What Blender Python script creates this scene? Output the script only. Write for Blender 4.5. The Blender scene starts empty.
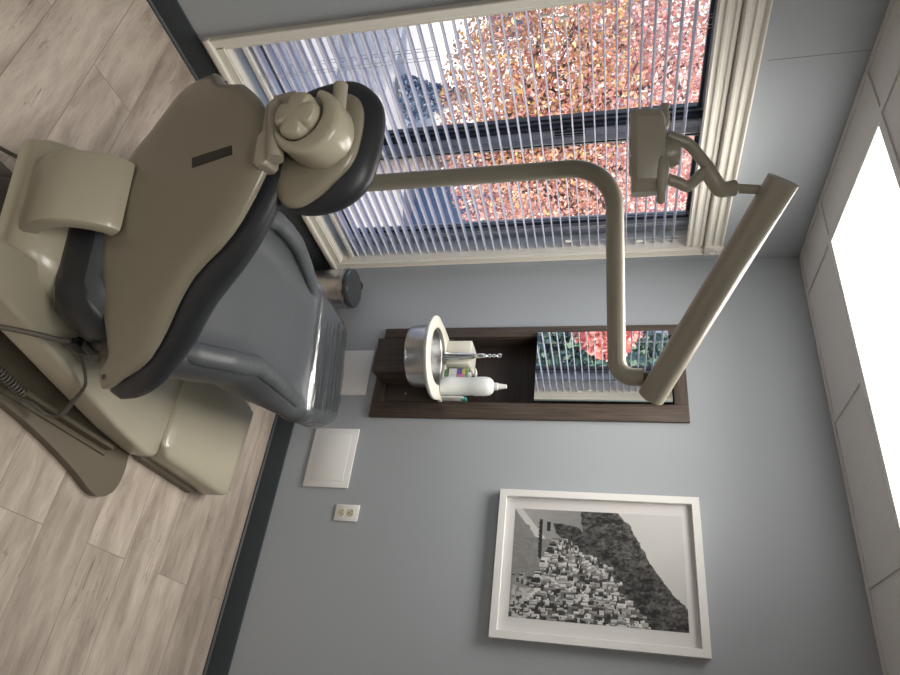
import bpy, bmesh, math, random
from mathutils import Vector, Matrix, noise as mnoise

sc = bpy.context.scene
COL = sc.collection
PI = math.pi
random.seed(7)
V = Vector

# ------------------------------------------------------------------ materials
def lin(c):
    f = lambda v: v / 12.92 if v <= .04045 else ((v + .055) / 1.055) ** 2.4
    return tuple(f(x / 255) for x in c) + (1,)

class NT:
    def __init__(s, m):
        m.use_nodes = True
        s.t = m.node_tree; s.n = s.t.nodes; s.n.clear()
        s.out = s.n.new('ShaderNodeOutputMaterial')
    def new(s, typ, **kw):
        nd = s.n.new(typ)
        for k, v in kw.items(): setattr(nd, k, v)
        return nd
    def link(s, a, b): s.t.links.new(a, b)

def pbr(name, col, rough=.5, metal=0, spec=.5, coat=0, bump=0, bscale=60, var=0, vscale=4, stretch=(1, 1, 1)):
    m = bpy.data.materials.new(name); t = NT(m)
    p = t.new('ShaderNodeBsdfPrincipled')
    p.inputs['Roughness'].default_value = rough
    p.inputs['Metallic'].default_value = metal
    p.inputs['Specular IOR Level'].default_value = spec
    p.inputs['Coat Weight'].default_value = coat
    p.inputs['Coat Roughness'].default_value = .1
    tc = t.new('ShaderNodeTexCoord'); mp = t.new('ShaderNodeMapping')
    mp.inputs['Scale'].default_value = stretch
    t.link(tc.outputs['Object'], mp.inputs['Vector'])
    nz = t.new('ShaderNodeTexNoise'); nz.inputs['Scale'].default_value = vscale; nz.inputs['Detail'].default_value = 4
    t.link(mp.outputs[0], nz.inputs['Vector'])
    rp = t.new('ShaderNodeValToRGB')
    c0 = tuple(x * (1 - var) for x in col[:3]) + (1,); c1 = tuple(min(1, x * (1 + var)) for x in col[:3]) + (1,)
    rp.color_ramp.elements[0].color = c0; rp.color_ramp.elements[1].color = c1
    rp.color_ramp.elements[0].position = .3; rp.color_ramp.elements[1].position = .7
    t.link(nz.outputs['Fac'], rp.inputs[0]); t.link(rp.outputs[0], p.inputs['Base Color'])
    if bump:
        b = t.new('ShaderNodeBump'); b.inputs['Strength'].default_value = bump; b.inputs['Distance'].default_value = .002
        n2 = t.new('ShaderNodeTexNoise'); n2.inputs['Scale'].default_value = bscale; n2.inputs['Detail'].default_value = 3
        t.link(mp.outputs[0], n2.inputs['Vector']); t.link(n2.outputs['Fac'], b.inputs['Height']); t.link(b.outputs[0], p.inputs['Normal'])
    t.link(p.outputs[0], t.out.inputs[0])
    return m

def emit(name, col, strength):
    m = bpy.data.materials.new(name); t = NT(m)
    e = t.new('ShaderNodeEmission'); e.inputs[0].default_value = col; e.inputs[1].default_value = strength
    t.link(e.outputs[0], t.out.inputs[0]); return m

def clear(name, tint=(1, 1, 1, 1), gloss=.08, rough=.02, bump=0, bscale=30):
    m = bpy.data.materials.new(name); t = NT(m)
    tr = t.new('ShaderNodeBsdfTransparent'); tr.inputs[0].default_value = tint
    g = t.new('ShaderNodeBsdfGlossy'); g.inputs['Roughness'].default_value = rough
    fr = t.new('ShaderNodeLayerWeight'); fr.inputs['Blend'].default_value = .5
    pw = t.new('ShaderNodeMath', operation='POWER'); pw.inputs[1].default_value = 4; t.link(fr.outputs['Facing'], pw.inputs[0])
    mul = t.new('ShaderNodeMath', operation='MULTIPLY_ADD'); mul.inputs[1].default_value = .5; mul.inputs[2].default_value = gloss
    t.link(pw.outputs[0], mul.inputs[0])
    mx = t.new('ShaderNodeMixShader')
    t.link(mul.outputs[0], mx.inputs[0]); t.link(tr.outputs[0], mx.inputs[1]); t.link(g.outputs[0], mx.inputs[2])
    if bump:
        tc = t.new('ShaderNodeTexCoord'); mp = t.new('ShaderNodeMapping'); mp.inputs['Scale'].default_value = (.35, 3, 3)
        nz = t.new('ShaderNodeTexNoise'); nz.inputs['Scale'].default_value = bscale
        b = t.new('ShaderNodeBump'); b.inputs['Strength'].default_value = bump; b.inputs['Distance'].default_value = .02
        t.link(tc.outputs['Object'], mp.inputs[0]); t.link(mp.outputs[0], nz.inputs['Vector'])
        t.link(nz.outputs['Fac'], b.inputs['Height']); t.link(b.outputs[0], g.inputs['Normal']); t.link(b.outputs[0], fr.inputs['Normal'])
    t.link(mx.outputs[0], t.out.inputs[0]); return m

def vcol(name, rough=.6, spec=.3, transl=0):
    m = bpy.data.materials.new(name); t = NT(m)
    a = t.new('ShaderNodeVertexColor', layer_name='Col')
    p = t.new('ShaderNodeBsdfPrincipled'); p.inputs['Roughness'].default_value = rough; p.inputs['Specular IOR Level'].default_value = spec
    t.link(a.outputs[0], p.inputs['Base Color'])
    if transl:
        tl = t.new('ShaderNodeBsdfTranslucent'); t.link(a.outputs[0], tl.inputs[0])
        mx = t.new('ShaderNodeMixShader'); mx.inputs[0].default_value = transl
        t.link(p.outputs[0], mx.inputs[1]); t.link(tl.outputs[0], mx.inputs[2]); t.link(mx.outputs[0], t.out.inputs[0])
    else:
        t.link(p.outputs[0], t.out.inputs[0])
    return m

def wood_floor():
    m = bpy.data.materials.new('plank_floor'); t = NT(m)
    tc = t.new('ShaderNodeTexCoord'); mp = t.new('ShaderNodeMapping')
    mp.inputs['Location'].default_value = (.37, .105, 0)
    t.link(tc.outputs['Object'], mp.inputs[0])
    br = t.new('ShaderNodeTexBrick', offset=.37, offset_frequency=2)
    br.inputs['Scale'].default_value = 1; br.inputs['Brick Width'].default_value = 1.22; br.inputs['Row Height'].default_value = .18
    br.inputs['Mortar Size'].default_value = .0012; br.inputs['Mortar Smooth'].default_value = .3; br.inputs['Bias'].default_value = 0
    br.inputs['Color1'].default_value = (0, 0, 0, 1); br.inputs['Color2'].default_value = (1, 1, 1, 1); br.inputs['Mortar'].default_value = (.5, .5, .5, 1)
    t.link(mp.outputs[0], br.inputs['Vector'])
    # shift the grain per plank
    sh = t.new('ShaderNodeVectorMath', operation='SCALE'); sh.inputs['Scale'].default_value = 7
    t.link(br.outputs['Color'], sh.inputs[0])
    ad = t.new('ShaderNodeVectorMath', operation='ADD'); t.link(mp.outputs[0], ad.inputs[0]); t.link(sh.outputs[0], ad.inputs[1])
    def noise(scale, stretch, detail=5, dist=0):
        q = t.new('ShaderNodeMapping'); q.inputs['Scale'].default_value = stretch; t.link(ad.outputs[0], q.inputs[0])
        n = t.new('ShaderNodeTexNoise'); n.inputs['Scale'].default_value = scale; n.inputs['Detail'].default_value = detail
        n.inputs['Distortion'].default_value = dist; n.inputs['Roughness'].default_value = .6
        t.link(q.outputs[0], n.inputs['Vector']); return n
    def ramp(src, stops):
        r = t.new('ShaderNodeValToRGB'); e = r.color_ramp.elements
        e[0].position, e[0].color = stops[0][0], stops[0][1]
        e[1].position, e[1].color = stops[-1][0], stops[-1][1]
        for p_, c_ in stops[1:-1]:
            x = e.new(p_); x.color = c_
        t.link(src, r.inputs[0]); return r
    base = noise(3.0, (1, 4.5, 1), 6, .4)
    rb = ramp(base.outputs['Fac'], [(.25, lin((140, 127, 116))), (.45, lin((170, 158, 146))), (.6, lin((190, 178, 166))), (.8, lin((207, 197, 186)))])
    fine = noise(22, (1, 14, 1), 5, .2)
    rf = ramp(fine.outputs['Fac'], [(.32, (.83, .83, .83, 1)), (.66, (1.06, 1.06, 1.06, 1))])
    m1 = t.new('ShaderNodeMix', data_type='RGBA', blend_type='MULTIPLY'); m1.inputs[0].default_value = .75
    t.link(rb.outputs[0], m1.inputs[6]); t.link(rf.outputs[0], m1.inputs[7])
    # tone of each plank
    rt = ramp(br.outputs['Color'], [(0, (.86, .845, .835, 1)), (1, (1.12, 1.11, 1.10, 1))])
    m2 = t.new('ShaderNodeMix', data_type='RGBA', blend_type='MULTIPLY'); m2.inputs[0].default_value = 1
    t.link(m1.outputs[2], m2.inputs[6]); t.link(rt.outputs[0], m2.inputs[7])
    # knots and cracks
    cr = noise(2.1, (1, 9, 1), 3, 1.4)
    rc = ramp(cr.outputs['Fac'], [(.485, (1, 1, 1, 1)), (.497, (.45, .40, .37, 1)), (.509, (1, 1, 1, 1))])
    gate = noise(3.7, (1, 2, 1), 2)
    rg = ramp(gate.outputs['Fac'], [(.54, (0, 0, 0, 1)), (.64, (1, 1, 1, 1))])
    m3 = t.new('ShaderNodeMix', data_type='RGBA', blend_type='MULTIPLY'); t.link(rg.outputs[0], m3.inputs[0])
    t.link(m2.outputs[2], m3.inputs[6]); t.link(rc.outputs[0], m3.inputs[7])
    seam = t.new('ShaderNodeMix', data_type='RGBA', blend_type='MULTIPLY'); t.link(br.outputs['Fac'], seam.inputs[0])
    t.link(m3.outputs[2], seam.inputs[6]); seam.inputs[7].default_value = (.5, .47, .45, 1)
    p = t.new('ShaderNodeBsdfPrincipled'); p.inputs['Roughness'].default_value = .42; p.inputs['Specular IOR Level'].default_value = .35
    t.link(seam.outputs[2], p.inputs['Base Color'])
    b = t.new('ShaderNodeBump'); b.inputs['Strength'].default_value = .25; b.inputs['Distance'].default_value = .002
    t.link(fine.outputs['Fac'], b.inputs['Height']); t.link(b.outputs[0], p.inputs['Normal'])
    t.link(p.outputs[0], t.out.inputs[0]); return m

def grain_wood(name, c0, c1, axis=2):
    m = bpy.data.materials.new(name); t = NT(m)
    tc = t.new('ShaderNodeTexCoord'); mp = t.new('ShaderNodeMapping')
    s = [60, 60, 60]; s[axis] = 2.2; mp.inputs['Scale'].default_value = s
    t.link(tc.outputs['Object'], mp.inputs[0])
    n = t.new('ShaderNodeTexNoise'); n.inputs['Scale'].default_value = 2.4; n.inputs['Detail'].default_value = 6
    t.link(mp.outputs[0], n.inputs['Vector'])
    r = t.new('ShaderNodeValToRGB'); r.color_ramp.elements[0].color = c0; r.color_ramp.elements[1].color = c1
    r.color_ramp.elements[0].position = .3; r.color_ramp.elements[1].position = .72
    t.link(n.outputs['Fac'], r.inputs[0])
    p = t.new('ShaderNodeBsdfPrincipled'); p.inputs['Roughness'].default_value = .5; p.inputs['Specular IOR Level'].default_value = .3
    t.link(r.outputs[0], p.inputs['Base Color']); t.link(p.outputs[0], t.out.inputs[0]); return m

M = {}
M['wall'] = pbr('wall_paint', (.372, .396, .418, 1), .55, spec=.25, bump=.15, bscale=180, var=.02, vscale=2)
M['trim'] = pbr('white_trim', (.70, .67, .60, 1), .45, var=.02)
M['base'] = pbr('charcoal_baseboard', lin((57, 63, 66)), .5, spec=.3, var=.05)
M['floor'] = wood_floor()
M['tile'] = pbr('ceiling_tile', (.74, .72, .695, 1), .85, spec=.1, bump=.8, bscale=160, var=.05, vscale=90)
M['grid'] = pbr('ceiling_grid', (.70, .68, .65, 1), .5, var=.02)
M['beige'] = pbr('beige_plastic', (.40, .365, .275, 1), .28, spec=.5, coat=.25, var=.015, vscale=3)
M['beige_arm'] = pbr('beige_enamel', (.34, .31, .245, 1), .33, spec=.5, coat=.2, var=.015, vscale=3)
M['beige_shade'] = pbr('beige_plastic_shaded', (.25, .225, .168, 1), .28, spec=.5, coat=.15, var=.015)  # darker copy of the beige: shade on the rear-facing shells put into colour
M['brown'] = pbr('brown_base_enamel', (.125, .105, .073, 1), .42, spec=.4, var=.04)
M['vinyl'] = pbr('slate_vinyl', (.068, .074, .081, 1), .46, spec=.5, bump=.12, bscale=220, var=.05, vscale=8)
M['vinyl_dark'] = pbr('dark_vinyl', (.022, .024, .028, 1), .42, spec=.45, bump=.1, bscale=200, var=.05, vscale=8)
M['black'] = pbr('black_plastic', (.012, .012, .012, 1), .45, var=.05)
M['rubber'] = pbr('grey_rubber', (.09, .08, .065, 1), .55, var=.05)
M['steel'] = pbr('brushed_steel', (.55, .55, .55, 1), .30, metal=1, var=.06, vscale=6, stretch=(1, 1, 30))
M['chrome'] = pbr('chrome', (.85, .85, .85, 1), .07, metal=1, var=.01)
M['mirror'] = pbr('mirror_silver', (.93, .95, .94, 1), .0, metal=1, var=0)
M['white'] = pbr('white_plastic', (.78, .77, .74, 1), .35, var=.01)
M['white_p'] = pbr('white_paint', (.80, .79, .77, 1), .45, var=.01)
M['cream'] = pbr('cream_plastic', (.78, .75, .66, 1), .4, var=.01)
M['bottle'] = pbr('white_translucent_plastic', (.80, .82, .80, 1), .35, var=.02)
M['ivory'] = pbr('ivory_socket', (.66, .60, .44, 1), .4, var=.02)
M['slot'] = pbr('socket_slot', (.03, .03, .03, 1), .6)
M['mat'] = pbr('picture_mat', (.74, .72, .71, 1), .8, spec=.1, bump=.1, bscale=400)
M['wood'] = grain_wood('dark_walnut_laminate', lin((60, 52, 47)), lin((97, 85, 76)), 2)
M['wood_h'] = grain_wood('dark_walnut_laminate_across', lin((60, 52, 47)), lin((97, 85, 76)), 0)
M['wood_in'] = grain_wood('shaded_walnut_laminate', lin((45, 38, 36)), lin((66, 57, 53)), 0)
M['slat'] = pbr('white_blind_slat', (.58, .57, .64, 1), .45, var=.01)
M['cord'] = pbr('white_cord', (.6, .6, .6, 1), .7)
M['alu'] = pbr('grey_window_frame', (.44, .45, .46, 1), .45, metal=.2, var=.03)
M['alu_dark'] = pbr('dark_window_gasket', (.025, .03, .04, 1), .4, var=.05)
M['glass'] = clear('window_glass', (1, 1, 1, 1), .0)
M['pglass'] = clear('picture_glass', (1, 1, 1, 1), .03)
M['wrap'] = clear('clear_plastic_wrap', (.95, .955, .96, 1), .13, .10, .8, 9)
M['panel'] = emit('light_diffuser', (1, .97, .92, 1), 3.2)
M['panel_fill'] = emit('fill_diffuser_behind', (1, .97, .92, 1), 3.2)
M['print'] = vcol('photo_print', .5)
M['leaf'] = vcol('leaves', .6, .2, .35)
M['bark'] = pbr('bark', (.16, .14, .13, 1), .9, bump=.8, bscale=20, var=.3, vscale=12)
M['concrete'] = pbr('pale_concrete', (.36, .355, .35, 1), .9, var=.08, vscale=1.2)
M['facade'] = pbr('pale_facade', (.62, .62, .62, 1), .9, var=.03, vscale=3)
M['roof'] = pbr('slate_roof', (.10, .12, .16, 1), .8, var=.2, vscale=6)
M['bluewall'] = pbr('blue_grey_siding', (.13, .19, .29, 1), .8, var=.1, vscale=6)
M['pane_dark'] = pbr('dark_pane', (.04, .06, .09, 1), .1, var=.1)
M['label_green'] = pbr('green_label', (.16, .30, .14, 1), .5, var=.5, vscale=60)
M['label_pink'] = pbr('pink_label', (.70, .20, .50, 1), .5, var=.1)
M['label_blue'] = pbr('violet_label', (.16, .14, .45, 1), .5, var=.1)
M['label_yellow'] = pbr('yellow_label', (.70, .60, .10, 1), .5, var=.1)
M['teal'] = pbr('teal_plastic', (.10, .45, .42, 1), .4)

# ------------------------------------------------------------------ mesh helpers
def finish(name, bm, mat, parent=None, angle=38, smooth=True, recalc=True):
    if recalc: bmesh.ops.recalc_face_normals(bm, faces=bm.faces)
    a = math.radians(angle)
    for f in bm.faces: f.smooth = smooth
    for e in bm.edges:
        if len(e.link_faces) == 2:
            try: e.smooth = e.calc_face_angle() < a
            except ValueError: e.smooth = True
    me = bpy.data.meshes.new(name); bm.to_mesh(me); bm.free()
    for x in (mat if isinstance(mat, (list, tuple)) else [mat]): me.materials.append(x)
    o = bpy.data.objects.new(name, me); COL.objects.link(o)
    if parent is not None: o.parent = parent
    return o

def tag(o, label, cat, group=None):
    o['label'] = label; o['category'] = cat
    if group: o['group'] = group
    return o

def empty(name, loc=(0, 0, 0), rz=0):
    o = bpy.data.objects.new(name, None); COL.objects.link(o); o.location = loc; o.rotation_euler = (0, 0, rz)
    o.empty_display_size = .05
    return o

def struct(o): o['kind'] = 'structure'; return o

def bm_box(bm, x0, x1, y0, y1, z0, z1, bev=0, seg=2, mi=0):
    vs = [bm.verts.new((x, y, z)) for x in (x0, x1) for y in (y0, y1) for z in (z0, z1)]
    fs = [(0, 1, 3, 2), (4, 6, 7, 5), (0, 4, 5, 1), (2, 3, 7, 6), (0, 2, 6, 4), (1, 5, 7, 3)]
    faces = [bm.faces.new([vs[i] for i in f]) for f in fs]
    for f in faces: f.material_index = mi
    if bev:
        es = list({e for f in faces for e in f.edges})
        bmesh.ops.bevel(bm, geom=es, offset=bev, segments=seg, affect='EDGES', profile=.5)
def box(name, mat, b, bev=0, parent=None, seg=2):
    bm = bmesh.new(); bm_box(bm, *b, bev=bev, seg=seg); return finish(name, bm, mat, parent)

def bm_slab(bm, outline, h0, h1, bev=0, seg=3, fn=None):
    """extrude a closed 2-D outline from h0 to h1; fn maps (u, v, h) to a point"""
    fn = fn or (lambda u, v, h: V((u, v, h)))
    a = [bm.verts.new(fn(u, v, h0)) for u, v in outline]; b = [bm.verts.new(fn(u, v, h1)) for u, v in outline]
    n = len(a)
    fa = bm.faces.new(a[::-1]); fb = bm.faces.new(b)
    for i in range(n): bm.faces.new((a[i], a[(i + 1) % n], b[(i + 1) % n], b[i]))
    if bev:
        bmesh.ops.bevel(bm, geom=list(set(fa.edges) | set(fb.edges)), offset=bev, segments=seg, affect='EDGES', profile=.5)
def slab(name, mat, outline, h0, h1, bev=0, parent=None, fn=None, angle=38):
    bm = bmesh.new(); bm_slab(bm, outline, h0, h1, bev, fn=fn); return finish(name, bm, mat, parent, angle)

def rrect(x0, x1, y0, y1, r, n=6):
    pts = []
    for cx, cy, a0 in ((x1 - r, y1 - r, 0), (x0 + r, y1 - r, 90), (x0 + r, y0 + r, 180), (x1 - r, y0 + r, 270)):
        for i in range(n + 1):
            a = math.radians(a0 + 90 * i / n); pts.append((cx + r * math.cos(a), cy + r * math.sin(a)))
    return pts

def bm_loft(bm, secs, cap=True, closed=True):
    rows = [[bm.verts.new(p) for p in s] for s in secs]; n = len(rows[0])
    for r0, r1 in zip(rows, rows[1:]):
        for i in range(n if closed else n - 1):
            j = (i + 1) % n; bm.faces.new((r0[i], r0[j], r1[j], r1[i]))
    if cap: bm.faces.new(rows[0][::-1]); bm.faces.new(rows[-1])
def loft(name, mat, secs, parent=None, cap=True, angle=38):
    bm = bmesh.new(); bm_loft(bm, secs, cap); return finish(name, bm, mat, parent, angle)

def catmull(pts, n=8):
    pts = [V(p) for p in pts]; out = []
    for i in range(len(pts) - 1):
        p0 = pts[max(i - 1, 0)]; p1 = pts[i]; p2 = pts[i + 1]; p3 = pts[min(i + 2, len(pts) - 1)]
        for k in range(n):
            t = k / n
            out.append(.5 * ((2 * p1) + (p2 - p0) * t + (2 * p0 - 5 * p1 + 4 * p2 - p3) * t * t + (3 * p1 - p0 - 3 * p2 + p3) * t ** 3))
    out.append(pts[-1]); return out

def bm_tube(bm, path, rad, n=14, cap=True, flat=1.0):
    path = [V(p) for p in path]; rad = rad if isinstance(rad, (list, tuple)) else [rad] * len(path)
    T = []
    for i in range(len(path)):
        d = path[min(i + 1, len(path) - 1)] - path[max(i - 1, 0)]; T.append(d.normalized())
    up = V((0, 0, 1)) if abs(T[0].z) < .9 else V((1, 0, 0))
    nx = T[0].cross(up).normalized(); secs = []
    for p, t, r in zip(path, T, rad):
        nx = (nx - t * nx.dot(t)).normalized(); ny = t.cross(nx)
        secs.append([p + r * (math.cos(a) * nx + flat * math.sin(a) * ny) for a in (2 * PI * i / n for i in range(n))])
    bm_loft(bm, secs, cap)
def tube(name, mat, path, rad, parent=None, n=14, flat=1.0, cap=True):
    bm = bmesh.new(); bm_tube(bm, path, rad, n, cap, flat); return finish(name, bm, mat, parent)

def capped(p0, p1, r, n=6, bev=.3):
    """straight rod with softly rounded ends: path and radii"""
    p0, p1 = V(p0), V(p1); d = (p1 - p0).normalized(); pts = []; rs = []
    for i in range(n + 1):
        a = PI / 2 * i / n; pts.append(p0 + d * (r * bev * (1 - math.sin(a)))); rs.append(r * (1 - bev) + r * bev * math.sin(a) if i else r * (1 - bev) )
    for i in range(n, -1, -1):
        a = PI / 2 * i / n; pts.append(p1 - d * (r * bev * (1 - math.sin(a)))); rs.append(r * (1 - bev) + r * bev * math.sin(a) if i else r * (1 - bev))
    return pts, rs
def rod(name, mat, p0, p1, r, parent=None, bev=.3, n=20):
    a, b = capped(p0, p1, r, bev=bev); return tube(name, mat, a, b, parent, n)

def bm_lathe(bm, prof, c=(0, 0, 0), n=32, axis=None):
    """prof: (r, h) list, about the z axis at c or about a given axis"""
    ax = V(axis).normalized() if axis else V((0, 0, 1))
    e1 = ax.cross(V((0, 1, 0)) if abs(ax.y) < .9 else V((1, 0, 0))).normalized(); e2 = ax.cross(e1)
    secs = [[V(c) + ax * h + max(r, 1e-4) * (math.cos(2 * PI * i / n) * e1 + math.sin(2 * PI * i / n) * e2) for i in range(n)] for r, h in prof]
    bm_loft(bm, secs, True)
def lathe(name, mat, prof, c=(0, 0, 0), parent=None, n=32, axis=None, angle=38):
    bm = bmesh.new(); bm_lathe(bm, prof, c, n, axis); return finish(name, bm, mat, parent, angle)

def interp(tab, x):
    if x <= tab[0][0]: return tab[0][1]
    for (x0, y0), (x1, y1) in zip(tab, tab[1:]):
        if x <= x1: return y0 + (y1 - y0) * (x - x0) / (x1 - x0)
    return tab[-1][1]

# ------------------------------------------------------------------ camera (photo was taken with the phone on its side)
CAM = V((1.98951, -2.49964, 1.49008))
yaw, pit, rol, FPX = -.567060, -.240085, -.011671, 659.145
Fw = V((math.sin(yaw) * math.cos(pit), math.cos(yaw) * math.cos(pit), math.sin(pit)))
Rt = V((math.cos(yaw), -math.sin(yaw), 0)); Up = Rt.cross(Fw)
Rt, Up = math.cos(rol) * Rt + math.sin(rol) * Up, -math.sin(rol) * Rt + math.cos(rol) * Up
cam = bpy.data.cameras.new('camera'); co = bpy.data.objects.new('camera', cam); COL.objects.link(co)
cx, cy, cz = Up, -Rt, -Fw          # picture right = room up, picture up = room left
co.matrix_world = Matrix(((cx.x, cy.x, cz.x, CAM.x), (cx.y, cy.y, cz.y, CAM.y), (cx.z, cy.z, cz.z, CAM.z), (0, 0, 0, 1)))
cam.sensor_width = 36; cam.lens = FPX / 900 * 36; cam.clip_start = .02; cam.clip_end = 300
sc.camera = co

# ------------------------------------------------------------------ room shell
H = 2.30
RX, RY = 3.6, -4.4                  # far ends of the room behind the camera
def wall_hole(name, axis, u0, u1, v0, v1, hu0, hu1, hv0, hv1, d0, d1, mat):
    """wall in the plane of an axis with one rectangular opening; thickness d0..d1"""
    us = [u0, hu0, hu1, u1]; vs = [v0, hv0, hv1, v1]
    P = (lambda u, v, d: (u, d, v)) if axis == 'y' else (lambda u, v, d: (d, u, v))
    bm = bmesh.new()
    g = {(i, j, k): bm.verts.new(P(us[i], vs[j], d)) for i in range(4) for j in range(4) for k, d in enumerate((d0, d1))}
    for i in range(3):
        for j in range(3):
            if i == 1 and j == 1: continue
            for k in (0, 1): bm.faces.new((g[i, j, k], g[i + 1, j, k], g[i + 1, j + 1, k], g[i, j + 1, k]))
    def side(a, b): bm.faces.new((g[a + (0,)], g[b + (0,)], g[b + (1,)], g[a + (1,)]))
    for a, b in (((1, 1), (2, 1)), ((2, 1), (2, 2)), ((2, 2), (1, 2)), ((1, 2), (1, 1))): side(a, b)
    for i in range(3): side((i, 0), (i + 1, 0)); side((i, 3), (i + 1, 3)); side((0, i), (0, i + 1)); side((3, i), (3, i + 1))
    return struct(finish(name, bm, mat, smooth=False))

# back wall with the shallow recess of the wash niche; left wall with the window opening
NX0, NX1, NZ0, NZ1 = .353, .812, .449, 1.786
wall_hole('wall_back', 'y', -.2, RX + .1, 0, H, NX0 + .05, NX1 - .072, NZ0 + .05, NZ1 - .05, 0, .10, M['wall'])
WY0, WY1, WZ0, WZ1 = -1.308, -.090, .165, 1.90
wall_hole('wall_left', 'x', RY - .1, 0, 0, H, WY0, WY1, WZ0, WZ1, -.20, 0, M['wall'])
struct(box('wall_right', M['wall'], (RX, RX + .1, RY, 0, 0, H)))
struct(box('wall_front', M['wall'], (-.0, RX, RY - .1, RY, 0, H)))
struct(box('floor', M['floor'], (-.2, RX + .1, RY - .1, .1, -.12, 0)))
struct(box('ceiling', M['tile'], (-.2, RX + .1, RY - .1, .1, H, H + .12)))
# vertical drywall joint above the window
struct(box('trim_1', pbr('joint_line', (.20, .20, .19, 1), .8), (-.002, .0006, -1.0215, -1.0195, 1.99, H)))

# suspended ceiling grid
bm = bmesh.new()
gx = [.2 + .595 * i for i in range(6)]; gy = [-.345 - .595 * i for i in range(7)]
for i, x in enumerate(gx):
    gap = {1: [(0, 1)], 3: [(3, 4)], 4: [(5, 6)]}.get(i, [])
    segs, top = [], 0
    for ja, jb in gap: segs.append((gy[ja], top)); top = gy[jb]
    segs.append((RY, top))
    for ya, yb in segs: bm_box(bm, x - .012, x + .012, ya, yb, H - .006, H, .001, 1)
for y in gy: bm_box(bm, 0, RX, y - .0123, y + .0123, H - .0066, H, .001, 1)
bm_box(bm, 0, .018, RY, 0, H - .008, H, .001, 1); bm_box(bm, 0, RX, -.018, 0, H - .008, H, .001, 1)
struct(finish('trim_2', bm, M['grid']))

def baseboard(name, prof_fn):
    bm = bmesh.new(); bm_loft(bm, prof_fn); return struct(finish(name, bm, M['base']))
pf = [(0, 0), (.016, 0), (.016, .006), (.009, .012), (.009, .088), (.006, .096), (0, .097)]
baseboard('baseboard_back', [[V((x, -d, z)) for d, z in pf] for x in (.0, RX)])
baseboard('baseboard_left', [[V((d, y, z)) for d, z in pf] for y in (RY, 0)])

# ------------------------------------------------------------------ ceiling light
def lamp(parent, watts):
    ld = bpy.data.lights.new('lamp', 'AREA'); ld.shape = 'RECTANGLE'; ld.size = 1.12; ld.size_y = .53; ld.energy = watts; ld.spread = math.radians(115); ld.color = (1, .965, .90)
    o = bpy.data.objects.new('lamp', ld); COL.objects.link(o); o.parent = parent; o.location = (0, 0, -.0055)
r = tag(empty('ceiling_light', (.795, -.6425, H)), 'glowing white rectangular light panel set in the tiled ceiling', 'ceiling light')
bm = bmesh.new()
x0, x1, y0, y1 = -.583, .583, -.2855, .2855
for b in ((x0, x1, y0, y0 + .014), (x0, x1, y1 - .014, y1), (x0, x0 + .014, y0 + .014, y1 - .014), (x1 - .014, x1, y0 + .014, y1 - .014)):
    bm_box(bm, *b, -.005, .0, .0015, 1)
finish('frame', bm, M['white_p'], r)
box('diffuser', M['panel'], (x0 + .0145, x1 - .0145, y0 + .0145, y1 - .0145, -.003, -.0005), parent=r)
lamp_pending = []  # unseen extra panels, added to spread fill light over floor and walls
for px_, py_, lb_ in ((1.985, -2.4275, 'added unseen fill light panel overhead behind the camera'), (2.58, -3.6175, 'added unseen fill light panel at the far end of the room')):
    r2 = tag(empty('ceiling_light', (px_, py_, H)), lb_, 'ceiling light')
    for o in list(r.children):
        c = o.copy(); COL.objects.link(c); c.parent = r2
        if o.name.startswith('diffuser'):
            c.data = o.data.copy(); c.data.materials[0] = M['panel_fill']
    lamp_pending.append(r2)
lamp(r, 11.5)
for r2 in lamp_pending: lamp(r2, 7.5)

# ------------------------------------------------------------------ window
win = struct(empty('window_1', (-.1, -.695, WZ0)))
def wl(b): return (b[0] + .1, b[1] + .1, b[2] + .695, b[3] + .695, b[4] - WZ0, b[5] - WZ0)
def wbox(name, mat, b, bev=0): return box(name, mat, wl(b), bev, win)
GX = -.135
# white liner boards of the recess
bm = bmesh.new()
bm_box(bm, *wl((-.2, .004, WY0, WY1, WZ0, WZ0 + .012)))
bm_box(bm, *wl((-.2, .004, WY0, WY1, WZ1 - .012, WZ1)))
bm_box(bm, *wl((-.2, .004, WY0, WY0 + .012, WZ0 + .012, WZ1 - .012)))
bm_box(bm, *wl((-.2, .004, WY1 - .012, WY1, WZ0 + .012, WZ1 - .012)))
finish('jamb_liner', bm, M['trim'], win)
# moulded casing: three fluted boards and a plain sill board
def casing(name, a, b, inward, w=.075, plain=False):
    """board from point a to point b on the wall face, its width running along inward"""
    a, b, iv = V(a), V(b), V(inward)
    if plain: pr = [(0, 0), (0, .018), (.004, .022), (.012, .022), (.020, .019), (.060, .015), (.068, .011), (.075, .006), (.075, 0)]
    else: pr = [(0, 0), (0, .020), (.006, .024), (.012, .020), (.016, .012), (.030, .012), (.034, .019), (.040, .019), (.044, .012), (.058, .012), (.062, .018), (.070, .018), (.075, .012), (.075, 0)]
    pr = [(u * w / .075, h) for u, h in pr]
    off = V((.1, .695, -WZ0))
    secs = [[p + iv * u + V((h, 0, 0)) + off for u, h in pr] for p in (a, b)]
    bm = bmesh.new(); bm_loft(bm, secs); return finish(name, bm, M['trim'], win, 25)
OY0, OY1, OZ0, OZ1 = -1.348, -.068, .121, 1.966
casing('side_casing', (0, OY0, OZ0 + .022), (0, OY0, OZ1 - .075), (0, 1, 0), .042, plain=True)
casing('side_casing', (0, OY1, OZ0 + .022), (0, OY1, OZ1 - .075), (0, -1, 0), .030)
casing('head_casing', (0, OY0 + .05, OZ1), (0, OY1 - .052, OZ1), (0, 0, -1))
wbox('sill_board', M['trim'], (-.0, .03, OY0 - .005, OY1 + .004, OZ0, OZ0 + .022), .004)
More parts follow.
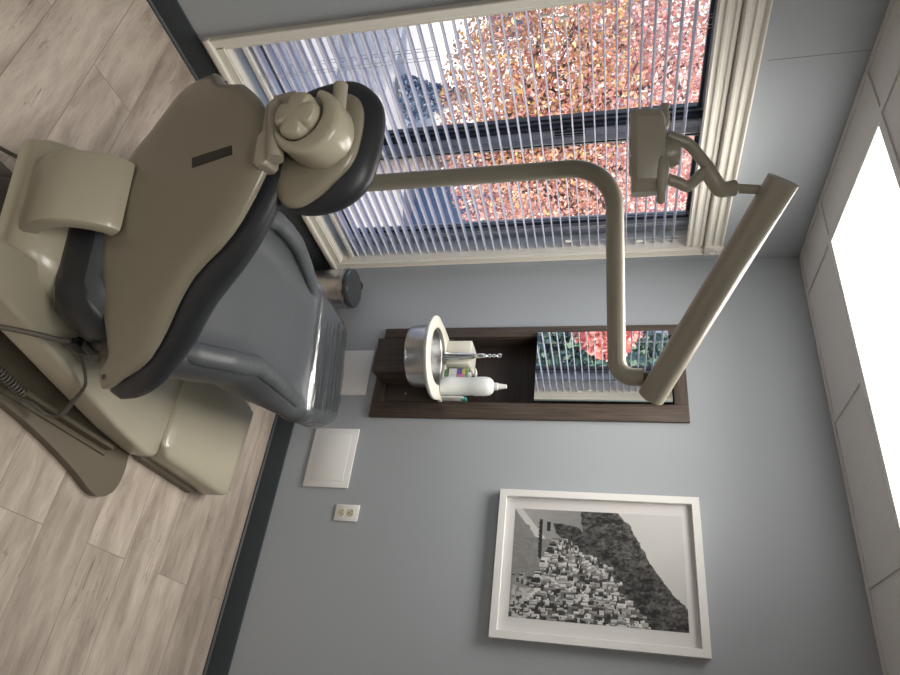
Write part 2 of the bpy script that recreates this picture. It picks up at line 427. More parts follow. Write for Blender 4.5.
wbox('apron', M['trim'], (-.0, .012, OY0 + .043, OY1 - .031, OZ0 + .022, WZ0 + .008))
for yy in (OY0 - .002, OY1 - .052):
    bm = bmesh.new(); bm_box(bm, *wl((0, .026, yy, yy + .054, OZ1 - .075, OZ1 + .002)), bev=.003)
    cc = V((.026 + .1, yy + .027 + .695, OZ1 - .0375 - WZ0))
    bm_lathe(bm, [(.021, 0), (.021, .004), (.018, .005), (.014, .001), (.009, .001), (.007, .005), (.001, .006)], cc, 24, (1, 0, 0))
    finish('corner_block', bm, M['trim'], win)
def wpane(name, x, y0, y1, z0, z1):
    bm = bmesh.new(); bm.faces.new([bm.verts.new((x + .1, y + .695, z - WZ0)) for y, z in ((y0, z0), (y1, z0), (y1, z1), (y0, z1))])
    return finish(name, bm, M['glass'], win, recalc=False)
# aluminium sliding sash frames
def ring(name, mat, y0, y1, z0, z1, w, x0, x1):
    bm = bmesh.new()
    for b in ((y0, y1, z0, z0 + w), (y0, y1, z1 - w, z1), (y0, y0 + w, z0 + w, z1 - w), (y1 - w, y1, z0 + w, z1 - w)):
        bm_box(bm, *wl((x0, x1) + b), bev=.002, seg=1)
    return finish(name, bm, mat, win)
ring('outer_frame', M['alu'], WY0 + .012, WY1 - .012, WZ0 + .012, WZ1 - .012, .028, -.195, -.10)
ring('left_sash', M['alu'], WY0 + .04, -.700, WZ0 + .04, WZ1 - .04, .035, -.178, -.155)
ring('right_sash', M['alu'], -.700, WY1 - .04, WZ0 + .04, WZ1 - .04, .035, -.150, -.125)
ring('left_gasket', M['alu_dark'], WY0 + .07, -.728, WZ0 + .07, WZ1 - .07, .012, -.176, -.150)
ring('right_gasket', M['alu_dark'], -.636, WY1 - .07, WZ0 + .07, WZ1 - .07, .014, -.148, -.120)
wbox('meeting_stile', M['alu'], (-.150, -.1245, -.6645, -.634, WZ0 + .076, WZ1 - .076), .002)
wbox('meeting_gasket', M['alu_dark'], (-.154, -.127, -.716, -.7005, WZ0 + .04, WZ1 - .04), .002)
wpane('left_pane', -.166, WY0 + .075, -.732, WZ0 + .075, WZ1 - .075)
wpane('right_pane', -.137, -.632, WY1 - .075, WZ0 + .075, WZ1 - .075)
bm = bmesh.new()
bm_box(bm, *wl((-.124, -.108, -.700, -.680, 1.28, 1.40)), bev=.004); bm_box(bm, *wl((-.118, -.098, -.72, -.69, 1.325, 1.345)), bev=.004)
finish('latch', bm, M['black'], win)
bm = bmesh.new(); pts = catmull([wl((-.11, 0, -.60, 0, WZ0 + .03, 0))[0::2], wl((-.09, 0, -.60, 0, WZ0 + .045, 0))[0::2], wl((-.075, 0, -.575, 0, WZ0 + .05, 0))[0::2], wl((-.07, 0, -.54, 0, WZ0 + .05, 0))[0::2]], 5)
bm_tube(bm, pts, [.010 - .0003 * i for i in range(len(pts))], 10); finish('crank_handle', bm, M['alu'], win)

# ------------------------------------------------------------------ window blind
bl = tag(empty('window_blind', (-.045, -.695, WZ0 + .012)), 'white horizontal slat blind hanging open inside the tall window', 'blind')
ox = V((.045, .695, -WZ0 - .012))
BY0, BY1 = WY0 + .014, WY1 - .008 - .006
bm = bmesh.new(); pitch = .0405; z = .262; k = 0; zs = []
while z < 1.80: zs.append(z); z += pitch
for z in zs:
    tilt = .05
    sec = []
    for y in (BY0, BY0 + .006, BY1 - .006, BY1):
        ins = .008 if y in (BY0, BY1) else 0
        pts = []
        for i in range(7):
            u = -.025 + ins + (.05 - 2 * ins) * i / 6
            pts.append((u, .0025 * (1 - (u / .025) ** 2)))
        top = [V((-.045 + u, y, z + h + u * tilt + .0013)) + ox for u, h in pts]; bot = [V((-.045 + u, y, z + h + u * tilt - .0013)) + ox for u, h in pts[::-1]]
        sec.append(top + bot)
    bm_loft(bm, sec)
finish('slat_stack', bm, M['slat'], bl)
def bbox(name, mat, b, bev=.003): return box(name, mat, (b[0] + ox.x, b[1] + ox.x, b[2] + ox.y, b[3] + ox.y, b[4] + ox.z, b[5] + ox.z), bev, bl)
bbox('bottom_rail', M['white'], (-.072, -.018, BY0, BY1, .222, .242))
bbox('headrail', M['white'], (-.085, -.012, BY0, BY1, 1.838, 1.886))
# fluted valance in front of the headrail
pr = [(0, 0), (.006, .004), (.012, .0), (.020, 0), (.026, .006), (.034, .006), (.040, 0), (.050, 0), (.056, .005), (.064, .005), (.070, 0)]
secs = [[V((.0 + h, y, 1.815 + u)) + ox for u, h in pr] + [V((-.010, y, 1.885)) + ox, V((-.010, y, 1.815)) + ox] for y in (BY0, BY1)]
loft('valance', M['trim'], secs, bl, angle=20)
for yy in (BY0 + .14, BY0 + .57, BY1 - .14):
    bm = bmesh.new()
    for dx in (-.072, -.018):
        for dy in (-.006, .006): bm_tube(bm, [V((dx, yy + dy, .235)) + ox, V((dx, yy + dy, 1.84)) + ox], .0009, 6)
    finish('ladder_cord', bm, M['cord'], bl)
for yy, zz in ((BY0 + .03, 1.30), (BY0 + .045, 1.36), (BY1 - .06, 1.31), (BY1 - .04, 1.62)):
    bm = bmesh.new(); bm_tube(bm, [V((-.010, yy, zz)) + ox, V((-.010, yy, 1.84)) + ox], .0008, 6)
    bm_tube(bm, [V((-.010, yy, zz + .012)) + ox, V((-.010, yy, zz)) + ox, V((-.010, yy, zz - .018)) + ox], [.003, .006, .0065], 10)
    finish('pull_cord', bm, M['cream'], bl)

# ------------------------------------------------------------------ wash niche on the back wall
nu = tag(empty('wall_niche', ((NX0 + NX1) / 2, 0, NZ0)), 'tall dark wood framed wash niche set into the grey back wall', 'niche')
no = V((-(NX0 + NX1) / 2, 0, -NZ0))
def nb(b): return (b[0] + no.x, b[1] + no.x, b[2], b[3], b[4] + no.z, b[5] + no.z)
def nbox(name, mat, b, bev=.0015): return box(name, mat, nb(b), bev, nu)
iX0, iX1, iZ0, iZ1 = NX0 + .052, NX1 - .075, NZ0 + .055, NZ1 - .053
nbox('left_stile', M['wood'], (NX0, iX0, -.014, .0, NZ0, NZ1))
nbox('right_stile', M['wood'], (iX1, NX1, -.014, .0, NZ0, NZ1))
nbox('top_rail', M['wood_h'], (iX0, iX1, -.014, .0, iZ1, NZ1))
nbox('bottom_rail', M['wood_h'], (iX0, iX1, -.014, .0, NZ0, iZ0))
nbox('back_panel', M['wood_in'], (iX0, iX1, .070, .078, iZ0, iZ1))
bm = bmesh.new()
bm_box(bm, *nb((iX0 - .001, iX0 + .006, 0, .07, iZ0, iZ1))); bm_box(bm, *nb((iX1 - .006, iX1 + .001, 0, .07, iZ0, iZ1)))
bm_box(bm, *nb((iX0 + .006, iX1 - .006, 0, .07, iZ1 - .006, iZ1 + .001)))
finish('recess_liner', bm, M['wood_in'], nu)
nbox('lower_panel', M['wood'], (iX0 + .004, iX1 - .004, -.008, .06, iZ0 - .0, .79))
for x, z in ((.695, .60), (.435, .60)): lathe('screw_head', M['steel'], [(.006, 0), (.006, .002), (.001, .003)], V((x, -.008, z)) + no, nu, 12, (0, -1, 0))
bm = bmesh.new(); bm_lathe(bm, [(.007, 0), (.007, .003), (.001, .004)], V((iX0 + .006, .035, 1.10)) + no, 12, (1, 0, 0)); finish('cam_cover', bm, M['black'], nu)
# supporting block: front edge chamfered underneath
loft('support_block', M['wood'], [[V((x, y, z)) + no for y, z in ((-.008, .482), (-.125, .47), (-.125, .655), (-.008, .655))] for x in (.478, .648)], nu)

# mirror
mr = tag(empty('wall_mirror', (.562, -.018, 1.172), math.radians(-1.0)), 'rectangular frameless mirror in the upper half of the dark wood niche', 'mirror')
box('glass_edge', pbr('mirror_edge', (.35, .45, .42, 1), .2), (-.169, .169, -.012, .0, 0, .552), .001, mr)
box('silvered_face', M['mirror'], (-.1675, .1675, -.0135, -.0122, .0015, .5505), 0, mr)

# sink
sk = tag(empty('cuspidor_sink', (.61, -.165, .655)), 'small round stainless sink with a white rim deck on the wood niche', 'sink')
so = V((-.61, .165, -.655))
SZ = .775
cxs, cys, rs = .606, -.168, .180
outl = []
for i in range(29):                     # round front, straight sides back to the wall
    a = math.radians(200 + 175 * i / 28); outl.append((cxs + rs * math.cos(a), cys + rs * math.sin(a)))
outl += [(.742, -.04), (.742, -.012), (.437, -.012), (.430, -.03), (.428, -.12)]
hole = [(cxs - .008 + .122 * math.cos(a), cys + .122 * math.sin(a)) for a in (2 * PI * i / 40 for i in range(40))]
bm = bmesh.new()
# deck: ring bridged between outline and hole
import itertools
def resample(poly, c, n=40):
    out = []
    for i in range(n):
        a = 2 * PI * i / n; d = (math.cos(a), math.sin(a)); best = 0
        for (x0, y0), (x1, y1) in zip(poly, poly[1:] + poly[:1]):
            ex, ey = x1 - x0, y1 - y0; den = d[0] * ey - d[1] * ex
            if abs(den) < 1e-9: continue
            t = ((x0 - c[0]) * ey - (y0 - c[1]) * ex) / den; u = ((x0 - c[0]) * d[1] - (y0 - c[1]) * d[0]) / den
            if t > 0 and -1e-6 <= u <= 1 + 1e-6: best = max(best, t)
        out.append((c[0] + d[0] * best, c[1] + d[1] * best))
    return out
N = 120
oc = resample(outl, (cxs - .008, cys), N)
hc_ = [(cxs - .008 + .122 * math.cos(2 * PI * i / N), cys + .122 * math.sin(2 * PI * i / N)) for i in range(N)]
def rr(pts, z, k=0, c=(cxs - .008, cys)): return [V((c[0] + (x - c[0]) * (1 + k), c[1] + (y - c[1]) * (1 + k), z)) + so for x, y in pts]
rings = [rr(hc_, SZ - .012), rr(hc_, SZ - .002), rr(hc_, SZ, .03), rr(oc, SZ, -.03), rr(oc, SZ - .004), rr(oc, SZ - .014), rr(oc, SZ - .018, -.02), rr(hc_, SZ - .018, .02), rr(hc_, SZ - .012)]
bm_loft(bm, rings, cap=False); bmesh.ops.remove_doubles(bm, verts=bm.verts, dist=1e-5)
finish('rim_deck', bm, M['cream'], sk, 50)
bc = V((cxs - .008, cys, 0)) + so
lathe('bowl', M['steel'], [(.02, .0), (.11, .0), (.128, .006), (.134, .018), (.134, .103), (.124, .104), (.121, .10), (.119, .03), (.10, .015), (.02, .012)], V((bc.x, bc.y, 0)), sk, 48, angle=30)
box('spout_column', M['cream'], (.452 + so.x, .572 + so.x, -.062 + so.y, .055 + so.y, SZ + so.z - .002, .888 + so.z), .008, sk, 3)
fx, fy = .545 + so.x, -.078 + so.y
lathe('tap_body', M['chrome'], [(.021, 0), (.021, .006), (.019, .01), (.017, .06), (.014, .115), (.012, .13), (.006, .134)], (fx, fy, SZ + so.z), sk, 24)
bm = bmesh.new(); bm_lathe(bm, [(.006, .13), (.010, .14), (.013, .16), (.010, .185), (.006, .19), (.009, .196), (.010, .204), (.006, .212), (.009, .218), (.009, .226), (.005, .232), (.010, .238), (.012, .247), (.008, .256), (.001, .259)], (fx, fy, SZ + so.z), 20)
finish('tap_lever', bm, M['chrome'], sk)
box('side_lip', M['white'], (.729 + so.x, .735 + so.x, -.055 + so.y, -.015 + so.y, SZ + so.z - .002, .875 + so.z), .002, sk)
box('lip_clip', M['teal'], (.726 + so.x, .7365 + so.x, -.045 + so.y, -.016 + so.y, .862 + so.z, .885 + so.z), .002, sk)

# bottles on the sink deck
wb = tag(empty('squeeze_bottle', (.688, -.066, SZ)), 'plain white squeeze bottle with a nozzle cap on the sink deck', 'bottle')
lathe('bottle_body', M['bottle'], [(.03, .0), (.040, .003), (.0415, .012), (.0415, .055), (.040, .060), (.0395, .10), (.040, .14), (.0415, .146), (.0415, .195), (.038, .212), (.028, .225), (.016, .231), (.012, .233)], (0, 0, 0), wb, 36)
lathe('nozzle_cap', M['white'], [(.0165, .230), (.0165, .246), (.0125, .250), (.011, .268), (.0095, .272), (.0095, .284), (.001, .286)], (0, 0, 0), wb, 24)
gb = tag(empty('soap_bottle', (.612, -.030, SZ)), 'small clear green soap pump bottle with colourful label behind white bottle', 'bottle')
slab('bottle_body', M['label_green'], rrect(-.027, .027, -.016, .016, .012), 0, .105, .006, gb)
bm = bmesh.new(); bm_box(bm, -.022, .022, -.0175, -.016, .02, .055, .0005, 1); finish('label', bm, M['white_p'], gb)
bm = bmesh.new(); bm_box(bm, -.022, .005, -.0176, -.016, .056, .078, .0005, 1); finish('label_band', bm, M['label_blue'], gb)
bm = bmesh.new(); bm_box(bm, .0055, .024, -.0177, -.016, .060, .092, .0005, 1); finish('label_flower', bm, M['label_pink'], gb)
bm = bmesh.new(); bm_box(bm, -.022, .005, -.0176, -.016, .080, .092, .0005, 1); finish('label_stripe', bm, M['label_yellow'], gb)
bm = bmesh.new(); bm_lathe(bm, [(.012, .103), (.012, .116), (.004, .118), (.004, .134), (.010, .135), (.010, .142), (.001, .143)], (0, 0, 0), 20)
bm_tube(bm, [V((0, 0, .139)), V((-.014, -.008, .139)), V((-.026, -.015, .134))], [.006, .005, .0035], 10); finish('pump_head', bm, M['white'], gb)

# ------------------------------------------------------------------ access panels and outlet
def panel(x0, x1, z0, z1, label, line):
    p = tag(empty('access_panel', ((x0 + x1) / 2, 0, z0)), label, 'access panel')
    w, h = (x1 - x0) / 2, z1 - z0
    box('panel_frame', M['white_p'], (-w, w, -.008, 0, 0, h), .003, p)
    if line: box('panel_door', M['white_p'], (-w + .028, w - .028, -.0095, -.0075, .028, h - .028), .001, p)
panel(.870, 1.139, .212, .417, 'white square access panel low on the wall next to the outlet', True)
panel(.468, .703, .212, .411, 'plain white access panel partly hidden behind the foot of the chair', False)
ou = tag(empty('wall_outlet', (1.241, 0, .383)), 'white duplex wall outlet with ivory sockets above the baseboard', 'outlet')
box('cover_plate', M['white_p'], (-.0345, .0345, -.006, 0, 0, .103), .003, ou)
for zz in (.032, .071):
    s = slab('socket', M['ivory'], [(.0165 * math.cos(a), .0145 * math.sin(a)) for a in (2 * PI * i / 20 for i in range(20))], 0, .0025, .0005, ou, fn=lambda u, v, h, zz=zz: V((u, -.006 - h, zz + v)))
    bm = bmesh.new(); bm_box(bm, -.0075, -.005, -.0092, -.0082, zz - .0005, zz + .0065); bm_box(bm, .005, .0075, -.0092, -.0082, zz - .0005, zz + .0065); bm_box(bm, -.002, .002, -.0092, -.0082, zz - .009, zz - .005)
    finish('slots', bm, M['slot'], s).name = 'pin_slot'

# ------------------------------------------------------------------ framed photograph
FX0, FX1, FZ0, FZ1 = 1.121, 1.657, 1.062, 1.793
pic = tag(empty('framed_picture', ((FX0 + FX1) / 2, 0, FZ0)), 'white framed black and white photograph of a hillside town on the wall', 'picture')
w, h, fw = (FX1 - FX0) / 2, FZ1 - FZ0, .027
bm = bmesh.new()
oq = [(-w, 0), (w, 0), (w, h), (-w, h)]
def inset(d): return [(-w + d, d), (w - d, d), (w - d, h - d), (-w + d, h - d)]
rings = [[V((x, -y_, z)) for x, z in inset(d)] for d, y_ in ((0, .002), (0, .032), (.001, .033), (fw - .001, .033), (fw, .032), (fw, .012))]
bm_loft(bm, rings, cap=False); finish('frame', bm, M['white_p'], pic, 30)
box('mat_board', M['mat'], (-w + fw, w - fw, -.014, -.004, fw, h - fw), 0, pic)
# the print: a tonal drawing of steep hills, stacked houses, sea and sky
NU, NV = 156, 222
def fbm(x, y, s, o=4): return mnoise.fractal(V((x * s, y * s, 3.3)), 1.0, 2.0, o)
img = [[.3] * NU for _ in range(NV)]
ridge = [(0, .63), (.05, .65), (.12, .70), (.30, .755), (.5, .83), (.66, .90), (.72, .93), (.78, .985), (1, 1.05)]
foot = [(0, .41), (.12, .41), (.25, .46), (.42, .52), (.55, .60), (.7, .66), (.85, .72), (1, .80)]
town = [(0, .0), (.28, .06), (.30, .21), (.24, .28), (.28, .33), (.40, .40), (.5, .55), (.62, .58), (.8, .66), (1, .78)]
for j in range(NV):
    for i in range(NU):
        u, v = (i + .5) / NU, (j + .5) / NV
        n1 = fbm(u, v, 6); n2 = fbm(u + 5, v, 25); n3 = fbm(u, v + 9, 60, 2)
        if v > interp(ridge, u) + .012 * n2: t = .62 - .06 * u + .10 * (v - .7)
        elif v > interp(foot, u) + .01 * n2: t = .06 + .05 * n1 + .09 * n2 + .08 * n3 + .10 * (1 - u) * (v - .4)
        else:
            t = (.075 + .05 * n1 + .06 * n2) if v > .26 else .25 + .04 * n2 + .03 * n3
            if u < .28 and v < .42:
                t = .33 - .35 * (v - .2) + .02 * n2
                d = v - (.02 + .55 * u) + .02 * n1
                if d < 0: t = .27 + .07 * n1 + .03 * n3
                if abs(d) < .025 + .02 * n1: t = .62
        img[j][i] = max(.02, min(.8, t))
rnd = random.Random(11)
def rect(u0, u1, v0, v1, t):
    for j in range(max(0, int(v0 * NV)), min(NV, int(math.ceil(v1 * NV)))):
        for i in range(max(0, int(u0 * NU)), min(NU, int(math.ceil(u1 * NU)))):
            img[j][i] = max(.02, t + rnd.uniform(-.04, .04))
# scrub covered knoll above the houses
for j in range(NV):
    for i in range(NU):
        u, v = (i + .5) / NU, (j + .5) / NV
        top = interp([(.13, .30), (.16, .40), (.24, .43), (.34, .47), (.44, .50), (.5, .56)], u)
        low = interp([(.13, .24), (.22, .26), (.3, .32), (.36, .38), (.42, .46), (.5, .53)], u)
        if .13 < u < .5 and low < v < top: img[j][i] = max(.02, .06 + .09 * fbm(u, v, 40))
houses = []
for _ in range(1150):
    u = rnd.uniform(.27, 1); top = interp([(.27, .30), (.33, .34), (.42, .45), (.5, .55), (.62, .60), (.8, .68), (1, .78)], u)
    v = rnd.uniform(.0 if u > .8 else .13 * (1 - u) / .4, top)
    houses.append((u, v))
houses.sort(key=lambda q: -q[1])
for u, v in houses:
    wd, ht = rnd.uniform(.014, .045), rnd.uniform(.014, .05); g = rnd.choice((.16, .34, .46, .55, .62, .70))
    if rnd.random() < .28: g = rnd.uniform(.02, .08)
    rect(u, u + wd, v, v + ht, g)
    if g > .25:
        rect(u + wd * .8, u + wd, v, v + ht, g * .45)
        for a in range(1, int(wd / .016)):
            for b in range(1, max(2, int(ht / .016))): rect(u + a * .014, u + a * .014 + .004, v + b * .013, v + b * .013 + .004, .06)
for _ in range(60):
    u = rnd.uniform(.6, 1); v = rnd.uniform(0, .1); rect(u, u + rnd.uniform(.01, .04), v, v + rnd.uniform(.01, .03), rnd.choice((.05, .08, .45, .5)))
for i in range(60):
    u = .10 + .36 * i / 60; rect(u, u + .012, .160 + .004 * math.sin(i), .172, .03)
rect(.12, .2, .205, .222, .04)
PX0, PX1, PZ0, PZ1 = 1.190 - (FX0 + FX1) / 2, 1.583 - (FX0 + FX1) / 2, 1.124 - FZ0, 1.731 - FZ0
bm = bmesh.new(); lay = bm.loops.layers.float_color.new('Col')
vg = [[bm.verts.new((PX0 + (PX1 - PX0) * i / NU, -.0145, PZ0 + (PZ1 - PZ0) * j / NV)) for i in range(NU + 1)] for j in range(NV + 1)]
for j in range(NV):
    for i in range(NU):
        f = bm.faces.new((vg[j][i], vg[j][i + 1], vg[j + 1][i + 1], vg[j + 1][i])); t = img[j][i]
        for l in f.loops: l[lay] = (t, t * .985, t * .96, 1)
finish('photo_print', bm, M['print'], pic, smooth=False)
bm = bmesh.new(); bm.faces.new([bm.verts.new((x, -.018, z)) for x, z in ((-w + fw, fw), (w - fw, fw), (w - fw, h - fw), (-w + fw, h - fw))])
finish('picture_glass', bm, M['pglass'], pic, recalc=False)

# ------------------------------------------------------------------ waste bin in the corner
bn = tag(empty('waste_bin', (.185, -.118, 0)), 'small round steel waste bin with dark lid in the corner', 'waste bin')
lathe('bin_body', M['steel'], [(.02, 0), (.088, 0), (.091, .004), (.093, .02), (.093, .262), (.088, .263), (.02, .262)], (0, 0, 0), bn, 40)
lathe('lid', pbr('bin_lid', (.10, .105, .11, 1), .3, metal=.6), [(.094, .272), (.095, .282), (.090, .290), (.06, .293), (.001, .294)], (0, 0, 0), bn, 40)
bm = bmesh.new(); secs = []
rr_ = random.Random(5)
for k_, (r_, z_) in enumerate(((.094, .240), (.097, .25), (.099, .262), (.096, .270), (.090, .272))):
    secs.append([V(((r_ + rr_.uniform(-.001, .004) * (k_ < 4)) * math.cos(a), (r_ + rr_.uniform(-.001, .003) * (k_ < 4)) * math.sin(a), z_ + rr_.uniform(-.006, .003) * (k_ < 3))) for a in (2 * PI * i / 48 for i in range(48))])
bm_loft(bm, secs, cap=False); finish('bag_rim', bm, clear('bin_liner', (.85, .86, .88, 1), .25, .25), bn)
box('hinge', M['black'], (-.09, -.06, .06, .095, .262, .288), .006, bn)

# ------------------------------------------------------------------ dental chair
TH = math.radians(15); CO = V((.93, -1.1, 0))
ch = tag(empty('dental_chair', CO, TH), 'beige dental chair with slate vinyl upholstery seen from behind', 'dental chair')
fv, rv = V((-math.sin(TH), math.cos(TH), 0)), V((math.cos(TH), math.sin(TH), 0))
def toloc(p): d = V(p) - CO; return V((d.dot(rv), d.dot(fv), d.z))

# --- backrest shell: a curved board whose wings reach forward
tl = math.radians(17.1)
b0 = V((0, -.569, .489)); uv = V((0, -math.sin(tl), math.cos(tl))); mv = V((0, math.cos(tl), math.sin(tl)))
def cur(a): return .6 if a < .15 else .6 - (a - .15) / .25 * .3
def S(t, a, off=0): return b0 + V((t, 0, 0)) + uv * a + mv * (max(.3, cur(a)) * t * t + off)
TOP = [(0, .418), (.03, .416), (.054, .408), (.097, .383), (.13, .358), (.150, .338), (.170, .31), (.186, .278), (.2, .249), (.215, .225), (.24, .195), (.27, .162), (.301, .131), (.325, .103), (.347, .071), (.365, .03), (.380, -.03), (.390, -.06), (.396, -.085)]
BOT = [(0, -.058), (.058, -.061), (.127, -.074), (.178, -.068), (.243, -.054), (.304, -.050), (.338, -.052), (.350, -.070), (.366, -.098), (.396, -.100)]
def column_shell(name, mat, top, bot, tmax, off0, off1, nt=56, na=22, bev=.006, prof=None, left=None):
    bm = bmesh.new(); lm = left[2] if left else tmax
    ts = [(tmax if i * 2 > nt else lm) * math.sin(PI / 2 * (-1 + 2 * i / nt)) for i in range(nt + 1)]
    grid = {}
    for k in (0, 1):
        for i, t in enumerate(ts):
            hi, lo = (interp(left[0], -t), interp(left[1], -t)) if left and t < 0 else (interp(top, abs(t)), interp(bot, abs(t)))
            for j in range(na + 1):
                e = -math.cos(PI * j / na); a = lo + (hi - lo) * (e + 1) / 2
                if prof:
                    off = prof(t / (tmax if t > 0 else lm), e, k)
                else: off = (off0, off1)[k]
                grid[i, j, k] = bm.verts.new(S(t, a, off))
    for i in range(nt):
        for j in range(na):
            for k in (0, 1): bm.faces.new((grid[i, j, k], grid[i + 1, j, k], grid[i + 1, j + 1, k], grid[i, j + 1, k]))
    def side(seq):
        for p, q in zip(seq, seq[1:]): bm.faces.new((grid[p + (0,)], grid[q + (0,)], grid[q + (1,)], grid[p + (1,)]))
    side([(i, 0) for i in range(nt + 1)]); side([(i, na) for i in range(nt + 1)])
    side([(0, j) for j in range(na + 1)]); side([(nt, j) for j in range(na + 1)])
    bmesh.ops.recalc_face_normals(bm, faces=bm.faces)
    if bev:
        es = [e for e in bm.edges if len(e.link_faces) == 2 and e.calc_face_angle() > 1.1]
        bmesh.ops.bevel(bm, geom=es, offset=bev, segments=2, affect='EDGES', profile=.5, clamp_overlap=True)
    return finish(name, bm, mat, ch, 50)
TOPL = [(0, .418), (.03, .416), (.054, .408), (.097, .383), (.13, .358), (.150, .338), (.17, .318), (.193, .29), (.207, .25), (.222, .222), (.245, .198), (.275, .170), (.295, .148), (.304, .125)]
BOTL = [(0, -.058), (.06, -.055), (.095, -.04), (.117, -.028), (.155, .003), (.208, .028), (.251, .040), (.275, .053), (.292, .075), (.304, .108)]
def sprof(et, ea, k):
    q = max(0, (1 - abs(et) ** 10) * (1 - abs(ea) ** 7)) ** .7
    return -.013 * q if k == 0 else .010
shell = column_shell('backrest_shell', M['beige_shade'], TOP, BOT, .396, 0, .010, bev=.003, prof=sprof, left=(TOPL, BOTL, .304))
# dark slot label recessed in the shell
bm = bmesh.new()
for k in (0, 1):
    pass
P = [S(t, a, -.0142) for t, a in ((-.025, .216), (-.001, .223), (-.001, .335), (-.022, .328))]
fpts = [bm.verts.new(p) for p in P]; bpts = [bm.verts.new(p + mv * .002) for p in P]
bm.faces.new(fpts); bm.faces.new(bpts[::-1])
for i in range(4): bm.faces.new((fpts[i], fpts[(i + 1) % 4], bpts[(i + 1) % 4], bpts[i]))
finish('label_strip', bm, M['black'], shell)
lathe('corner_screw', M['rubber'], [(.007, -.001), (.007, .001), (.004, .002), (.001, .0015)], S(.376, -.072, -.008), shell, 14, tuple(-mv))
# --- upholstered back pad
PT = [(0, .432), (.05, .428), (.084, .410), (.12, .388), (.148, .366), (.175, .34), (.205, .298), (.242, .238), (.275, .195), (.303, .162), (.35, .095), (.38, .045), (.398, .0), (.410, -.05)]
PB = [(0, -.10), (.2, -.09), (.30, -.07), (.34, -.10), (.37, -.125), (.395, -.125), (.410, -.10)]
def pprof(et, ea, k):
    q = max(0, (1 - abs(et) ** 6) * (1 - abs(ea) ** 5)) ** .5
    return .042 - .031 * q if k == 0 else .042 + .044 * q
PTL = [(t * .80, a) for t, a in PT]
PBL = [(0, -.09), (.12, -.05), (.2, .02), (.26, .05), (.30, .08), (.328, .09)]
PTL = [(t, max(a, interp(PBL, t) + .02)) for t, a in PTL]
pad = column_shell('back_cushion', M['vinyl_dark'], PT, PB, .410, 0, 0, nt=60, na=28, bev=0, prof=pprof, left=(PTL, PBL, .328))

# --- link that carries the backrest on the body
prof = catmull([(0, -.565, .20), (0, -.60, .25), (0, -.64, .31), (0, -.66, .365), (0, -.662, .415), (0, -.645, .462), (0, -.618, .498), (0, -.592, .512)], 5)
def strip(t0, t1, path, th, back=0):
    secs = []
    for i, p in enumerate(path):
        d = (path[min(i + 1, len(path) - 1)] - path[max(i - 1, 0)]).normalized(); nrm = V((0, d.z, -d.y))   # forward
        o = []
        for (tt, q) in [(t0, .010), (t0 + .004, .003), (t0 + .014, 0), (t1 - .014, 0), (t1 - .004, .003), (t1, .010), (t1, th), (t0, th)]:
            o.append(V((tt, p.y, p.z)) + nrm * (q - back))
        secs.append(o)
    return secs
loft('back_link', M['beige'], strip(-.064, .100, prof, .036), ch)
loft('link_slot', M['black'], strip(-.070, .106, prof[:8], .045, .0065), ch)
# --- body under the seat
def rsec(y, t0, t1, z0, z1, r, n=5): return [V((x, y, z)) for x, z in rrect(t0, t1, z0, z1, r, n)]
secs = [rsec(-.622, -.105, .120, .245, .262, .008), rsec(-.628, -.120, .135, .235, .282, .022), rsec(-.605, -.132, .165, .222, .315, .04), rsec(-.56, -.142, .195, .212, .34, .05),
        rsec(-.44, -.15, .225, .205, .37, .055), rsec(-.2, -.15, .20, .22, .39, .05), rsec(.15, -.12, .16, .27, .39, .04)]
loft('seat_body', M['beige'], secs, ch, angle=60)
# --- seat cushion
ST = [(-.560, .445, .11, .365), (-.550, .462, .15, .342), (-.52, .478, .178, .322), (-.47, .488, .20, .32), (-.42, .490, .215, .325), (-.25, .497, .250, .35), (-.1, .50, .270, .365), (.1, .497, .275, .375), (.25, .485, .265, .37),
      (.40, .470, .254, .355), (.52, .462, .245, .345), (.62, .458, .236, .335), (.68, .456, .220, .335), (.73, .450, .190, .338), (.765, .438, .150, .345), (.785, .42, .105, .36), (.792, .40, .06, .375)]
def tcn(s): return .022 + .06 * s + .095 * min(1, max(0, (-s - .05) / .3))
def lift(s): return .060 * min(1, max(0, (s + .40) / .22)) * (1 - min(1, max(0, (s - .02) / .36)) ** 1.3)
def seat_sec(s, zt, w, zb, dip=.012, grow=0):
    h = zt - zb; c = tcn(s); w += grow; zt += grow; zb -= grow; q = lift(s)
    half = [(0, zt - dip), (w * .45, zt - dip), (w * .66, zt - dip * .8), (w * .76, zt + q * .75), (w * .86, zt - .002 + q), (w * .94, zt - .014 + q * .85), (w, zt - h * .30 + q * .3), (w * 1.0, zt - h * .55), (w * .96, zt - h * .8), (w * .85, zb + .008), (w * .6, zb), (0, zb)]
    right = [V((c + x, s, z)) for x, z in half]; left = [V((c - x, s, z)) for x, z in half[-2:0:-1]]
    return right + left
def sdip(s): return .012 if s < .35 else max(0, .012 * (1 - (s - .35) / .2))
fine = []
for (a, b) in zip(ST, ST[1:]):
    n = max(1, int((b[0] - a[0]) / .04))
    for k in range(n): fine.append(tuple(a[i] + (b[i] - a[i]) * k / n for i in range(4)))
fine.append(ST[-1])
seat = loft('seat_cushion', M['vinyl'], [seat_sec(s, zt, w_, zb, sdip(s)) for s, zt, w_, zb in fine], ch, angle=70)
rshd = [q_ for q_ in fine if q_[0] < -.40]  # dark shell added round the seat rear: shade under the backrest as colour
loft('rear_shade', M['vinyl_dark'], [[V((p.x, p.y - .003, min(p.z, zt - .03))) for p in seat_sec(s, zt, w_, zb, 0, .004)] for s, zt, w_, zb in rshd], ch, angle=70)
